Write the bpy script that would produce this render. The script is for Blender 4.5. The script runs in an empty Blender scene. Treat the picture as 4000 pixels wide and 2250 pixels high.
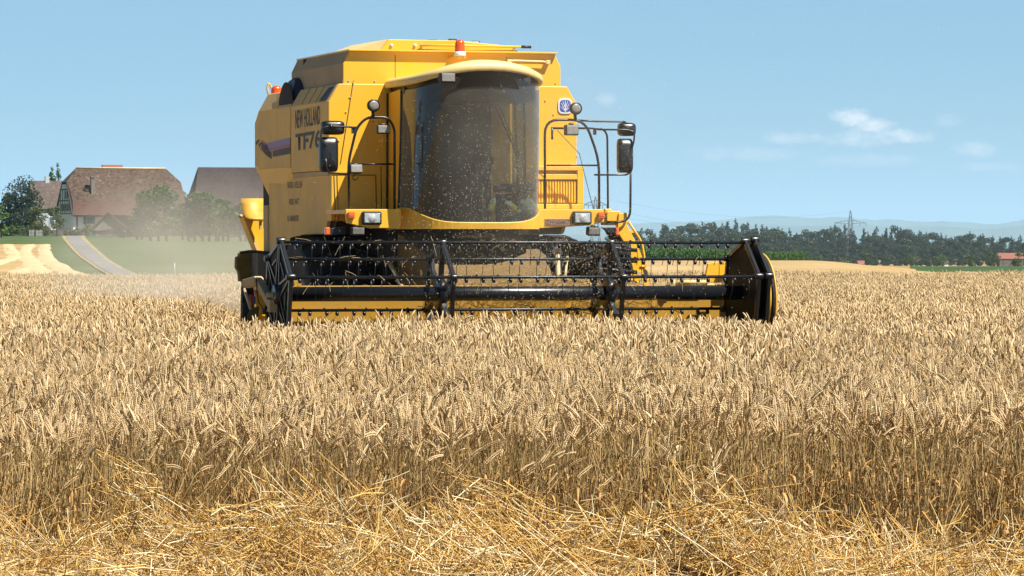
import bpy, math, random
import numpy as np
from mathutils import Vector, Matrix

random.seed(7); rng = np.random.default_rng(7)
R = math.radians
sc = bpy.context.scene
COL = sc.collection

# ------------------------------------------------------------------ camera
LENS = 140.0
FPX = LENS / 36.0 * 4000.0            # focal length in photo pixels (photo is 4000 x 2250)
PIT = math.atan(147 / FPX)            # the horizon lies 147 px above the centre
CAM_H = 1.6
cam = bpy.data.cameras.new('camera'); cam.lens = LENS; cam.sensor_width = 36
cam.clip_start = 0.5; cam.clip_end = 90000
camo = bpy.data.objects.new('camera', cam); COL.objects.link(camo)
camo.location = (0, 0, CAM_H); camo.rotation_euler = (R(90) - PIT, 0, 0)
sc.camera = camo

# ------------------------------------------------------------------ light
SUN_EL, SUN_AZ = R(56), R(58)         # azimuth measured from "behind the camera" to the right
sdir = Vector((math.sin(SUN_AZ) * math.cos(SUN_EL), -math.cos(SUN_AZ) * math.cos(SUN_EL), math.sin(SUN_EL)))
sun = bpy.data.lights.new('sun', 'SUN'); sun.energy = 5.0; sun.angle = R(0.53); sun.color = (1.0, 0.95, 0.87)
suno = bpy.data.objects.new('sun', sun); COL.objects.link(suno)
suno.rotation_euler = sdir.to_track_quat('Z', 'Y').to_euler()
suno.location = (20, -20, 40)

sc.view_settings.view_transform = 'Standard'; sc.view_settings.look = 'None'
sc.view_settings.exposure = 0.85; sc.view_settings.gamma = 1.0
sc.cycles.max_bounces = 6; sc.cycles.diffuse_bounces = 3; sc.cycles.glossy_bounces = 3
sc.cycles.transparent_max_bounces = 16; sc.cycles.volume_bounces = 1; sc.cycles.transmission_bounces = 3
sc.cycles.use_denoising = True

w = bpy.data.worlds.new('World'); sc.world = w; w.use_nodes = True
nt = w.node_tree; N = nt.nodes; L = nt.links
for n in list(N): N.remove(n)
def nd(nt_, t, **kw):
    n = nt_.nodes.new(t)
    for k, v in kw.items():
        if k.startswith('i_'): n.inputs[k[2:].replace('_', ' ')].default_value = v
        else: setattr(n, k, v)
    return n
def mth(nt_, op, a, b=None, c=None, clamp=False):
    n = nt_.nodes.new('ShaderNodeMath'); n.operation = op; n.use_clamp = clamp
    for i, v in enumerate((a, b, c)):
        if v is None: continue
        if isinstance(v, (int, float)): n.inputs[i].default_value = v
        else: nt_.links.new(v, n.inputs[i])
    return n.outputs[0]
def build_world():
    tc = nd(nt, 'ShaderNodeTexCoord')
    sp = nd(nt, 'ShaderNodeSeparateXYZ'); L.new(tc.outputs['Generated'], sp.inputs[0])
    # the sky near the horizon is read from a little higher up, where it is a clear blue
    z = mth(nt, 'ADD', mth(nt, 'MULTIPLY', mth(nt, 'MAXIMUM', sp.outputs[2], 0.0), 0.8), 0.20)
    cb = nd(nt, 'ShaderNodeCombineXYZ'); L.new(sp.outputs[0], cb.inputs[0]); L.new(sp.outputs[1], cb.inputs[1]); L.new(z, cb.inputs[2])
    nm = nd(nt, 'ShaderNodeVectorMath', operation='NORMALIZE'); L.new(cb.outputs[0], nm.inputs[0])
    sky = nd(nt, 'ShaderNodeTexSky', sky_type='NISHITA', sun_disc=False)
    sky.sun_elevation = SUN_EL; sky.sun_rotation = math.pi - SUN_AZ
    sky.air_density = 1.0; sky.dust_density = 0.6; sky.ozone_density = 1.5; sky.altitude = 400
    L.new(nm.outputs[0], sky.inputs[0])
    # thin fair-weather clouds: a few puffs low over the hills on the right
    yy = mth(nt, 'MAXIMUM', sp.outputs[1], 0.05)
    az = mth(nt, 'DIVIDE', sp.outputs[0], yy); el = mth(nt, 'DIVIDE', sp.outputs[2], yy)
    c2 = nd(nt, 'ShaderNodeCombineXYZ'); L.new(az, c2.inputs[0]); L.new(mth(nt, 'MULTIPLY', el, 1.6), c2.inputs[1])
    n1 = nd(nt, 'ShaderNodeTexNoise', i_Scale=75.0, i_Detail=7.0, i_Roughness=0.6); L.new(c2.outputs[0], n1.inputs[0])
    n2 = nd(nt, 'ShaderNodeTexNoise', i_Scale=260.0, i_Detail=5.0, i_Roughness=0.6); L.new(c2.outputs[0], n2.inputs[0])
    tot = None
    for px, py, sx, sy, amt in ((3330, 462, 80, 40, .72), (3400, 492, 90, 34, .62), (3500, 535, 130, 32, .58), (3390, 540, 160, 34, .38), (3100, 540, 120, 26, .34), (3180, 535, 40, 18, .3),
                                (2950, 600, 230, 26, .17), (2790, 612, 60, 20, .2), (3820, 585, 80, 28, .26), (3880, 650, 160, 18, .16), (3400, 625, 260, 22, .15), (2370, 385, 40, 30, .22), (3700, 470, 50, 26, .14)):
        a0 = (px - 2000) / FPX; e0 = (978 - py) / FPX
        dx = mth(nt, 'DIVIDE', mth(nt, 'SUBTRACT', az, a0), sx / FPX)
        dy = mth(nt, 'DIVIDE', mth(nt, 'SUBTRACT', el, e0), sy / FPX)
        r2 = mth(nt, 'ADD', mth(nt, 'MULTIPLY', dx, dx), mth(nt, 'MULTIPLY', dy, dy))
        nn = mth(nt, 'ADD', mth(nt, 'MULTIPLY', mth(nt, 'SUBTRACT', n1.outputs[0], .5), 3.4), mth(nt, 'MULTIPLY', mth(nt, 'SUBTRACT', n2.outputs[0], .5), 2.0))
        m = mth(nt, 'MULTIPLY', mth(nt, 'SUBTRACT', mth(nt, 'ADD', 1.35, nn), r2), .62, clamp=True)
        m = mth(nt, 'MULTIPLY', m, mth(nt, 'ADD', .55, mth(nt, 'MULTIPLY', n2.outputs[0], .9)))
        m = mth(nt, 'MULTIPLY', m, amt)
        tot = m if tot is None else mth(nt, 'MAXIMUM', tot, m)
    tint = nd(nt, 'ShaderNodeMix', data_type='RGBA', blend_type='MULTIPLY'); tint.inputs[0].default_value = 1
    L.new(sky.outputs[0], tint.inputs[6]); tint.inputs[7].default_value = SKY_TINT
    mx = nd(nt, 'ShaderNodeMix', data_type='RGBA')
    L.new(tot, mx.inputs[0]); L.new(tint.outputs[2], mx.inputs[6]); mx.inputs[7].default_value = (6.4, 6.4, 6.6, 1)
    # a clear summer sky deepens towards the zenith
    mr = nd(nt, 'ShaderNodeMapRange'); mr.inputs[1].default_value = .07; mr.inputs[2].default_value = .40; mr.inputs[3].default_value = 1.0; mr.inputs[4].default_value = .24; L.new(sp.outputs[2], mr.inputs[0])
    dk = nd(nt, 'ShaderNodeVectorMath', operation='SCALE'); L.new(tint.outputs[2], dk.inputs[0]); L.new(mr.outputs[0], dk.inputs['Scale']); L.new(dk.outputs[0], mx.inputs[6])
    bg = nd(nt, 'ShaderNodeBackground', i_Strength=SKY_STR); L.new(mx.outputs[2], bg.inputs[0])
    out = nd(nt, 'ShaderNodeOutputWorld'); L.new(bg.outputs[0], out.inputs[0])
SKY_STR = 0.10
SKY_TINT = (.78, .96, .89, 1)
build_world()

# ------------------------------------------------------------------ helpers
def tag(o, label=None, cat=None, group=None, kind=None):
    if label: o['label'] = label
    if cat: o['category'] = cat
    if group: o['group'] = group
    if kind: o['kind'] = kind
    return o
def empty(name, loc=(0, 0, 0), rz=0.0, parent=None):
    o = bpy.data.objects.new(name, None); COL.objects.link(o); o.empty_display_size = .3
    o.location = loc; o.rotation_euler = (0, 0, rz); o.parent = parent
    return o
def mesh_np(name, V, F, mat, col=None, smooth=False):
    """V (n,3); F list of index arrays all same length, or list of lists"""
    me = bpy.data.meshes.new(name)
    if isinstance(F, np.ndarray):
        k = F.shape[1]; nf = F.shape[0]
        me.vertices.add(len(V)); me.vertices.foreach_set('co', np.asarray(V, np.float32).ravel())
        me.loops.add(nf * k); me.loops.foreach_set('vertex_index', F.astype(np.int32).ravel())
        me.polygons.add(nf); me.polygons.foreach_set('loop_start', np.arange(nf, dtype=np.int32) * k)
        me.update(calc_edges=True)
    else:
        me.from_pydata([tuple(v) for v in V], [], F); me.update()
    if col is not None:
        a = me.color_attributes.new('Col', 'FLOAT_COLOR', 'POINT')
        c = np.ones((len(V), 4), np.float32); c[:, :3] = col
        a.data.foreach_set('color', c.ravel())
    if smooth: me.polygons.foreach_set('use_smooth', [True] * len(me.polygons))
    if mat:
        for m in (mat if isinstance(mat, (list, tuple)) else [mat]): me.materials.append(m)
    return me

class MB:
    def __init__(s): s.v = []; s.f = []; s.sm = []
    def add(s, vs, fs, smooth=False):
        b = len(s.v); s.v += [tuple(v) for v in vs]; s.f += [[i + b for i in f] for f in fs]; s.sm += [smooth] * len(fs); return s
    def box(s, c, d, rot=None):
        x, y, z = d[0] / 2, d[1] / 2, d[2] / 2
        vs = [Vector((i * x, j * y, k * z)) for i in (-1, 1) for j in (-1, 1) for k in (-1, 1)]
        if rot is not None: vs = [rot @ v for v in vs]
        vs = [v + Vector(c) for v in vs]
        return s.add(vs, [[0, 1, 3, 2], [4, 6, 7, 5], [0, 4, 5, 1], [2, 3, 7, 6], [0, 2, 6, 4], [1, 5, 7, 3]])
    def bb(s, x0, x1, y0, y1, z0, z1):
        return s.box(((x0 + x1) / 2, (y0 + y1) / 2, (z0 + z1) / 2), (abs(x1 - x0), abs(y1 - y0), abs(z1 - z0)))
    def prism(s, poly, d):
        """poly: 3-D outline, extruded along vector d"""
        n = len(poly); d = Vector(d)
        a = [Vector(p) for p in poly]; b = [p + d for p in a]
        fs = [list(range(n)), list(range(2 * n - 1, n - 1, -1))]
        for i in range(n): j = (i + 1) % n; fs.append([i, i + n, j + n, j])
        return s.add(a + b, fs)
    def tube(s, pts, r, n=8, cap=True):
        pts = [Vector(p) for p in pts]; rs = r if isinstance(r, (list, tuple)) else [r] * len(pts)
        vs = []; fs = []; up = None
        for i, p in enumerate(pts):
            t = (pts[min(i + 1, len(pts) - 1)] - pts[max(i - 1, 0)]).normalized()
            if up is None: up = t.orthogonal().normalized()
            up = (up - t * up.dot(t)).normalized(); sd = t.cross(up)
            for k in range(n):
                a = 2 * math.pi * k / n
                vs.append(p + (up * math.cos(a) + sd * math.sin(a)) * rs[i])
        for i in range(len(pts) - 1):
            for k in range(n):
                k2 = (k + 1) % n
                fs.append([i * n + k, i * n + k2, (i + 1) * n + k2, (i + 1) * n + k])
        s.add(vs, fs, True)
        if cap:
            b = len(s.v) - len(vs); m = len(pts) - 1
            s.f.append([b + k for k in range(n - 1, -1, -1)]); s.sm.append(False)
            s.f.append([b + m * n + k for k in range(n)]); s.sm.append(False)
        return s
    def lathe(s, prof, c, axis, n=32):
        """prof: (radius, along-axis) list revolved about axis through c"""
        ax = Vector(axis).normalized(); e1 = ax.orthogonal().normalized(); e2 = ax.cross(e1); c = Vector(c)
        vs = []; fs = []
        for r_, h in prof:
            for k in range(n):
                a = 2 * math.pi * k / n
                vs.append(c + ax * h + (e1 * math.cos(a) + e2 * math.sin(a)) * r_)
        for i in range(len(prof) - 1):
            for k in range(n):
                k2 = (k + 1) % n
                fs.append([i * n + k, i * n + k2, (i + 1) * n + k2, (i + 1) * n + k])
        return s.add(vs, fs, True)
    def loft(s, rings, closed=True, smooth=True, cap=False):
        n = len(rings[0]); vs = [v for r_ in rings for v in r_]; fs = []
        for i in range(len(rings) - 1):
            for k in range(n if closed else n - 1):
                k2 = (k + 1) % n
                fs.append([i * n + k, i * n + k2, (i + 1) * n + k2, (i + 1) * n + k])
        s.add(vs, fs, smooth)
        if cap:
            b = len(s.v) - len(vs); m = len(rings) - 1
            s.f.append([b + k for k in range(n - 1, -1, -1)]); s.sm.append(False)
            s.f.append([b + m * n + k for k in range(n)]); s.sm.append(False)
        return s
    def build(s, name, mat, parent=None, bevel=0.0, seg=2, recalc=True):
        me = bpy.data.meshes.new(name); me.from_pydata(s.v, [], s.f); me.update()
        me.polygons.foreach_set('use_smooth', s.sm)
        if recalc:
            import bmesh
            bm = bmesh.new(); bm.from_mesh(me); bmesh.ops.recalc_face_normals(bm, faces=bm.faces); bm.to_mesh(me); bm.free()
        for m in (mat if isinstance(mat, (list, tuple)) else [mat]): me.materials.append(m)
        o = bpy.data.objects.new(name, me); COL.objects.link(o); o.parent = parent
        if bevel:
            b = o.modifiers.new('bevel', 'BEVEL'); b.width = bevel; b.segments = seg; b.limit_method = 'ANGLE'; b.angle_limit = R(35)
        return o

def arc(pts, rad=.06, n=5):
    """round the corners of a polyline"""
    pts = [Vector(p) for p in pts]; out = [pts[0]]
    for i in range(1, len(pts) - 1):
        a, b, c = pts[i - 1], pts[i], pts[i + 1]
        d1 = (a - b); d2 = (c - b); r_ = min(rad, d1.length * .45, d2.length * .45)
        p1 = b + d1.normalized() * r_; p2 = b + d2.normalized() * r_
        for k in range(n + 1):
            t = k / n; out.append(p1 * (1 - t) ** 2 + b * 2 * t * (1 - t) + p2 * t * t)
    out.append(pts[-1]); return out

# ------------------------------------------------------------------ materials
def pmat(name, col, rough=.5, metal=0.0, var=0.0, vscale=3.0, dark=None, coat=0.0, spec=.5, bump=0.0, bscale=40.0, attr=False, coord='Object', detail=5.0):
    m = bpy.data.materials.new(name); m.use_nodes = True; t = m.node_tree; bs = t.nodes['Principled BSDF']
    bs.inputs['Roughness'].default_value = rough; bs.inputs['Metallic'].default_value = metal
    bs.inputs['Specular IOR Level'].default_value = spec
    if coat: bs.inputs['Coat Weight'].default_value = coat; bs.inputs['Coat Roughness'].default_value = .08
    tc = nd(t, 'ShaderNodeTexCoord')
    if attr:
        at = nd(t, 'ShaderNodeAttribute', attribute_name='Col'); src = at.outputs['Color']
    else:
        src = None; bs.inputs['Base Color'].default_value = (*col, 1)
    if var:
        nz = nd(t, 'ShaderNodeTexNoise', i_Scale=vscale, i_Detail=detail, i_Roughness=.62); t.links.new(tc.outputs[coord], nz.inputs[0])
        rp = nd(t, 'ShaderNodeMapRange'); rp.inputs[1].default_value = .3; rp.inputs[2].default_value = .7; t.links.new(nz.outputs[0], rp.inputs[0])
        mx = nd(t, 'ShaderNodeMix', data_type='RGBA'); t.links.new(rp.outputs[0], mx.inputs[0])
        d = dark or tuple(c * (1 - var) for c in col)
        mx.inputs[6].default_value = (*d, 1); mx.inputs[7].default_value = (*col, 1)
        if src is not None:
            mm = nd(t, 'ShaderNodeMix', data_type='RGBA', blend_type='MULTIPLY'); mm.inputs[0].default_value = 1
            t.links.new(src, mm.inputs[6]); t.links.new(mx.outputs[2], mm.inputs[7]); src = mm.outputs[2]
        else: src = mx.outputs[2]
    if src is not None: t.links.new(src, bs.inputs['Base Color'])
    if bump:
        nb = nd(t, 'ShaderNodeTexNoise', i_Scale=bscale, i_Detail=4.0); t.links.new(tc.outputs[coord], nb.inputs[0])
        bp = nd(t, 'ShaderNodeBump', i_Strength=bump, i_Distance=.02); t.links.new(nb.outputs[0], bp.inputs['Height']); t.links.new(bp.outputs[0], bs.inputs['Normal'])
    return m

def paint(name, col, dustcol=(.42, .34, .23), dust=.25, up=.5, rough=.38):
    """machine paint with a film of field dust: blotchy, streaked downwards, thicker on the level sheets it settles on"""
    m = bpy.data.materials.new(name); m.use_nodes = True; t = m.node_tree; bs = t.nodes['Principled BSDF']
    tc = nd(t, 'ShaderNodeTexCoord')
    n1 = nd(t, 'ShaderNodeTexNoise', i_Scale=2.2, i_Detail=8.0, i_Roughness=.65); t.links.new(tc.outputs['Object'], n1.inputs[0])
    mp = nd(t, 'ShaderNodeMapping'); mp.inputs['Scale'].default_value = (26, 26, 1.4); t.links.new(tc.outputs['Object'], mp.inputs[0])
    n2 = nd(t, 'ShaderNodeTexNoise', i_Scale=1.0, i_Detail=4.0); t.links.new(mp.outputs[0], n2.inputs[0])
    a = mth(t, 'ADD', mth(t, 'MULTIPLY', n1.outputs[0], .7), mth(t, 'MULTIPLY', n2.outputs[0], .3))
    a = mth(t, 'MULTIPLY', mth(t, 'SUBTRACT', a, .36), 3.2, clamp=True)
    g = nd(t, 'ShaderNodeNewGeometry'); sp = nd(t, 'ShaderNodeSeparateXYZ'); t.links.new(g.outputs['Normal'], sp.inputs[0])
    u = mth(t, 'MULTIPLY', mth(t, 'MAXIMUM', sp.outputs[2], 0.0), up)
    f = mth(t, 'ADD', mth(t, 'MULTIPLY', a, dust), u, clamp=True)
    mx = nd(t, 'ShaderNodeMix', data_type='RGBA'); t.links.new(f, mx.inputs[0]); mx.inputs[6].default_value = (*col, 1); mx.inputs[7].default_value = (*dustcol, 1)
    # chips, rust and oil: small dark flecks of their own
    n3 = nd(t, 'ShaderNodeTexNoise', i_Scale=11.0, i_Detail=9.0, i_Roughness=.75); t.links.new(tc.outputs['Object'], n3.inputs[0])
    n4 = nd(t, 'ShaderNodeTexNoise', i_Scale=1.1, i_Detail=2.0); t.links.new(tc.outputs['Object'], n4.inputs[0])
    fl = mth(t, 'MULTIPLY', mth(t, 'SUBTRACT', mth(t, 'ADD', n3.outputs[0], mth(t, 'MULTIPLY', n4.outputs[0], .35)), .83), 9.0, clamp=True)
    m3 = nd(t, 'ShaderNodeMix', data_type='RGBA'); t.links.new(mth(t, 'MULTIPLY', fl, .7), m3.inputs[0]); t.links.new(mx.outputs[2], m3.inputs[6]); m3.inputs[7].default_value = (.10, .055, .025, 1)
    t.links.new(m3.outputs[2], bs.inputs['Base Color'])
    t.links.new(mth(t, 'ADD', rough, mth(t, 'MULTIPLY', f, .4)), bs.inputs['Roughness'])
    return m

M = {}
M['yellow'] = paint('yellow_paint', (.86, .45, .009), dust=.18, up=.35)
M['yellow_dusty'] = paint('dusty_yellow_paint', (.84, .50, .075), dustcol=(.56, .42, .26), dust=.7, up=.55, rough=.55)
M['cream'] = paint('cream_roof_plastic', (.80, .58, .22), dust=.35, up=.2)
M['tan'] = paint('tan_painted_steel', (.50, .37, .18), dust=.6, up=.3, rough=.6)
M['black'] = paint('black_steel', (.012, .012, .014), dustcol=(.10, .085, .07), dust=.12, up=.12, rough=.28)
M['black_gloss'] = pmat('black_gloss_paint', (.008, .009, .012), .30, spec=.6)
M['bar'] = pmat('worn_bar_steel', (.045, .048, .055), .35, metal=.6, var=.5, vscale=9)
M['rubber'] = pmat('tyre_rubber', (.018, .018, .020), .75, var=.4, vscale=6, bump=.3)
M['black_matte'] = pmat('black_matte_sheet', (.008, .008, .009), .6, spec=.15, var=.3, vscale=4)
M['plastic'] = pmat('black_plastic', (.015, .015, .016), .45, var=.3, vscale=5)
M['dark'] = pmat('dark_inner_steel', (.02, .018, .015), .8, var=.4)
M['rim'] = pmat('grey_rim', (.30, .31, .33), .5)
M['amber'] = pmat('amber_lens', (.70, .12, .01), .2, coat=.5)
M['orange'] = pmat('orange_beacon_lens', (.80, .10, .008), .15, coat=.6, var=.3, vscale=20)
M['white'] = pmat('white_plastic', (.72, .70, .66), .4)
M['lamp_glass'] = pmat('lamp_glass', (.55, .58, .60), .12, coat=.8, var=.5, vscale=30, bump=.4, bscale=120)
M['lamp_grey'] = pmat('dusty_lamp_glass', (.30, .28, .25), .35, var=.4, vscale=40)
M['mirror_back'] = pmat('mirror_shell', (.012, .012, .013), .35, coat=.2)
M['decal'] = pmat('dark_decal', (.045, .038, .04), .6)
M['decal_purple'] = pmat('purple_decal', (.28, .16, .40), .5, var=.25)
M['decal_red'] = pmat('red_decal', (.34, .045, .07), .5)
M['blue'] = pmat('emblem_blue', (.035, .06, .32), .4)
M['emblem_white'] = pmat('emblem_white', (.72, .74, .80), .4)
M['plate'] = pmat('dusty_number_plate', (.30, .17, .11), .6, var=.35, vscale=25)
M['seat'] = pmat('seat_cloth', (.035, .033, .036), .9)
M['trim'] = pmat('brown_cab_trim', (.085, .080, .070), .8, var=.4, vscale=3)
M['bottle'] = pmat('green_label', (.62, .66, .04), .4)
M['bag'] = pmat('clear_plastic_bag', (.70, .82, .80), .3, var=.4, vscale=14, bump=.8, bscale=18)
M['red'] = pmat('red_paint', (.45, .03, .04), .5)
M['blue_hose'] = pmat('blue_plastic', (.04, .10, .30), .5)
M['blue_dark'] = pmat('blue_black_plastic', (.020, .030, .050), .5, var=.3)
M['olive'] = pmat('olive_rubber_flap', (.10, .09, .03), .8, var=.5, vscale=14)

def glass_mat(name, tint=.68, dust=.085):
    m = bpy.data.materials.new(name); m.use_nodes = True; t = m.node_tree
    for n in list(t.nodes): t.nodes.remove(n)
    tr = nd(t, 'ShaderNodeBsdfTransparent'); tr.inputs[0].default_value = (tint * .95, tint, tint * .90, 1)
    gl = nd(t, 'ShaderNodeBsdfGlossy', i_Roughness=.03); gl.inputs[0].default_value = (.9, .95, 1, 1)
    df = nd(t, 'ShaderNodeBsdfDiffuse'); df.inputs[0].default_value = (.47, .455, .42, 1)
    lw = nd(t, 'ShaderNodeFresnel', i_IOR=1.5)
    m1 = nd(t, 'ShaderNodeMixShader'); t.links.new(mth(t, 'MULTIPLY', lw.outputs[0], .8, clamp=True), m1.inputs[0]); t.links.new(tr.outputs[0], m1.inputs[1]); t.links.new(gl.outputs[0], m1.inputs[2])
    tc = nd(t, 'ShaderNodeTexCoord'); nz = nd(t, 'ShaderNodeTexNoise', i_Scale=2.5, i_Detail=7.0, i_Roughness=.6); t.links.new(tc.outputs['Object'], nz.inputs[0])
    ly = nd(t, 'ShaderNodeLayerWeight', i_Blend=.5)
    k = mth(t, 'MULTIPLY', mth(t, 'ADD', mth(t, 'MULTIPLY', nz.outputs[0], 1.6), .2), dust)
    k = mth(t, 'ADD', k, mth(t, 'MULTIPLY', mth(t, 'POWER', ly.outputs['Facing'], 3.0), .45), clamp=True)   # a dust film is denser seen edge-on
    m2 = nd(t, 'ShaderNodeMixShader'); t.links.new(k, m2.inputs[0]); t.links.new(m1.outputs[0], m2.inputs[1]); t.links.new(df.outputs[0], m2.inputs[2])
    o = nd(t, 'ShaderNodeOutputMaterial'); t.links.new(m2.outputs[0], o.inputs[0]); return m
M['glass'] = glass_mat('dusty_tinted_glass')

def vcol(name, rough=.7, trans=0.0, var=0.0, vscale=2.0, spec=.3, coord='Object'):
    m = bpy.data.materials.new(name); m.use_nodes = True; t = m.node_tree; bs = t.nodes['Principled BSDF']
    at = nd(t, 'ShaderNodeAttribute', attribute_name='Col'); src = at.outputs['Color']
    bs.inputs['Roughness'].default_value = rough; bs.inputs['Specular IOR Level'].default_value = spec
    t.links.new(src, bs.inputs['Base Color'])
    if trans:
        tl = nd(t, 'ShaderNodeBsdfTranslucent'); t.links.new(src, tl.inputs[0])
        mx = nd(t, 'ShaderNodeMixShader'); mx.inputs[0].default_value = trans
        t.links.new(bs.outputs[0], mx.inputs[1]); t.links.new(tl.outputs[0], mx.inputs[2])
        t.links.new(mx.outputs[0], t.nodes['Material Output'].inputs[0])
    return m
M['wheat'] = vcol('ripe_wheat', .6, .05)
M['straw'] = vcol('straw', .42, .04, spec=.45)
M['leaf'] = vcol('leaves', .55, .25)

# ------------------------------------------------------------------ terrain
TA = np.array([-3000, 900, 1600, 2440, 3150, 3700, 7000.])
TD = np.array([0, 100, 130, 160, 200, 260, 330, 450, 600, 900, 1500, 2200, 3000, 5000, 20000.])
TL = [0, 0, .0, .42, .74, 1.07, 1.60, 2.50, 3.70, 5.0, 5, 5, 5, 0, 0]
TM = [0, 0, .05, .45, .74, .95, 1.20, 1.50, 2.0, 2.0, 0, -2, 1, 0, 0]
T1 = [0, 0, .30, .62, .75, .86, .80, .45, .2, -1, -4, -7.2, .5, 0, 0]
T2 = [0, 0, .30, .60, .76, .90, .50, -.1, -.6, -2, -4.5, -7.4, .5, 0, 0]
T3 = [0, 0, .20, .45, .36, .10, .06, -.25, -.8, -2, -5, -7.2, .0, 0, 0]
T4 = [0, 0, .10, .10, .00, -.1, -.2, -.5, -1.2, -2.5, -5, -7.2, .0, 0, 0]
TZ = np.array([TL, TL, TM, T1, T2, T3, T4])
def terrain(x, y):
    x = np.asarray(x, float); y = np.asarray(y, float)
    a = np.clip(2000 + FPX * x / np.maximum(y, 60), TA[0], TA[-1]); d = np.clip(y, 0, TD[-1])
    i = np.clip(np.searchsorted(TA, a) - 1, 0, len(TA) - 2); j = np.clip(np.searchsorted(TD, d) - 1, 0, len(TD) - 2)
    s = (a - TA[i]) / (TA[i + 1] - TA[i]); t = (d - TD[j]) / (TD[j + 1] - TD[j])
    s = s * s * (3 - 2 * s)
    return (TZ[i, j] * (1 - s) + TZ[i + 1, j] * s) * (1 - t) + (TZ[i, j + 1] * (1 - s) + TZ[i + 1, j + 1] * s) * t
def tz(x, y): return float(terrain(x, y))
def ray(px, py):
    a = (px - 2000) / FPX; b = -(py - 1125) / FPX
    return np.array([a, math.cos(PIT) + b * math.sin(PIT), -math.sin(PIT) + b * math.cos(PIT)])
def ground_at(px, py, d0=60., d1=4000.):
    """where the ray through a photo pixel first meets the terrain beyond d0"""
    r_ = ray(px, py); ds = np.exp(np.linspace(math.log(d0), math.log(d1), 3000))
    X = r_[0] / r_[1] * ds; Z = CAM_H + r_[2] / r_[1] * ds
    h = terrain(X, ds) - Z; k = np.argmax(h > 0)
    if h[k] <= 0: k = len(ds) - 1
    return (float(X[k]), float(ds[k]), float(terrain(X[k], ds[k])))
def at(px, py, d):
    r_ = ray(px, py) / ray(px, py)[1] * d; return (float(r_[0]), d, float(CAM_H + r_[2]))
def px_x(px, d): return (px - 2000) / FPX * d

def gmat(name, stops, scale, stretch=(1, 1, 1), rough=.9, bump=.3, fine=None):
    """ground cover: two octaves of noise through a colour ramp"""
    m = bpy.data.materials.new(name); m.use_nodes = True; t = m.node_tree; bs = t.nodes['Principled BSDF']
    bs.inputs['Roughness'].default_value = rough; bs.inputs['Specular IOR Level'].default_value = .2
    tc = nd(t, 'ShaderNodeTexCoord'); mp = nd(t, 'ShaderNodeMapping'); mp.inputs['Scale'].default_value = stretch
    t.links.new(tc.outputs['Object'], mp.inputs[0])
    n1 = nd(t, 'ShaderNodeTexNoise', i_Scale=scale, i_Detail=9.0, i_Roughness=.68); t.links.new(mp.outputs[0], n1.inputs[0])
    n2 = nd(t, 'ShaderNodeTexNoise', i_Scale=fine or scale * 9, i_Detail=4.0, i_Roughness=.7); t.links.new(mp.outputs[0], n2.inputs[0])
    f = mth(t, 'ADD', mth(t, 'MULTIPLY', n1.outputs[0], .6), mth(t, 'MULTIPLY', n2.outputs[0], .4))
    rp = nd(t, 'ShaderNodeValToRGB'); t.links.new(f, rp.inputs[0])
    els = rp.color_ramp.elements
    while len(els) < len(stops): els.new(.5)
    for e, (p, c) in zip(els, stops): e.position = p; e.color = (*c, 1)
    t.links.new(rp.outputs[0], bs.inputs['Base Color'])
    bp = nd(t, 'ShaderNodeBump', i_Strength=bump, i_Distance=.15); t.links.new(n2.outputs[0], bp.inputs['Height']); t.links.new(bp.outputs[0], bs.inputs['Normal'])
    return m
M['soil'] = gmat('stubble_soil', [(.35, (.16, .10, .045)), (.5, (.30, .20, .09)), (.65, (.46, .33, .16))], 1.5, fine=25)
M['stubble'] = gmat('pale_stubble', [(.36, (.26, .17, .07)), (.5, (.39, .27, .125)), (.64, (.50, .37, .19))], .07, stretch=(1, .6, 1), fine=2.5)
M['grass'] = gmat('meadow_grass', [(.34, (.036, .072, .020)), (.5, (.058, .098, .030)), (.66, (.13, .145, .055))], .035, fine=.8)
M['verge'] = gmat('dry_verge', [(.35, (.20, .17, .06)), (.5, (.32, .25, .11)), (.65, (.42, .33, .17))], .2, fine=2)
M['asphalt'] = gmat('worn_asphalt', [(.35, (.13, .13, .13)), (.5, (.19, .19, .19)), (.66, (.25, .245, .235))], .12, stretch=(1, .25, 1), fine=3, bump=.05)
M['crop_green'] = gmat('low_green_crop', [(.34, (.022, .05, .016)), (.5, (.042, .08, .024)), (.66, (.085, .125, .045))], .1, fine=2, bump=.05)

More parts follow.
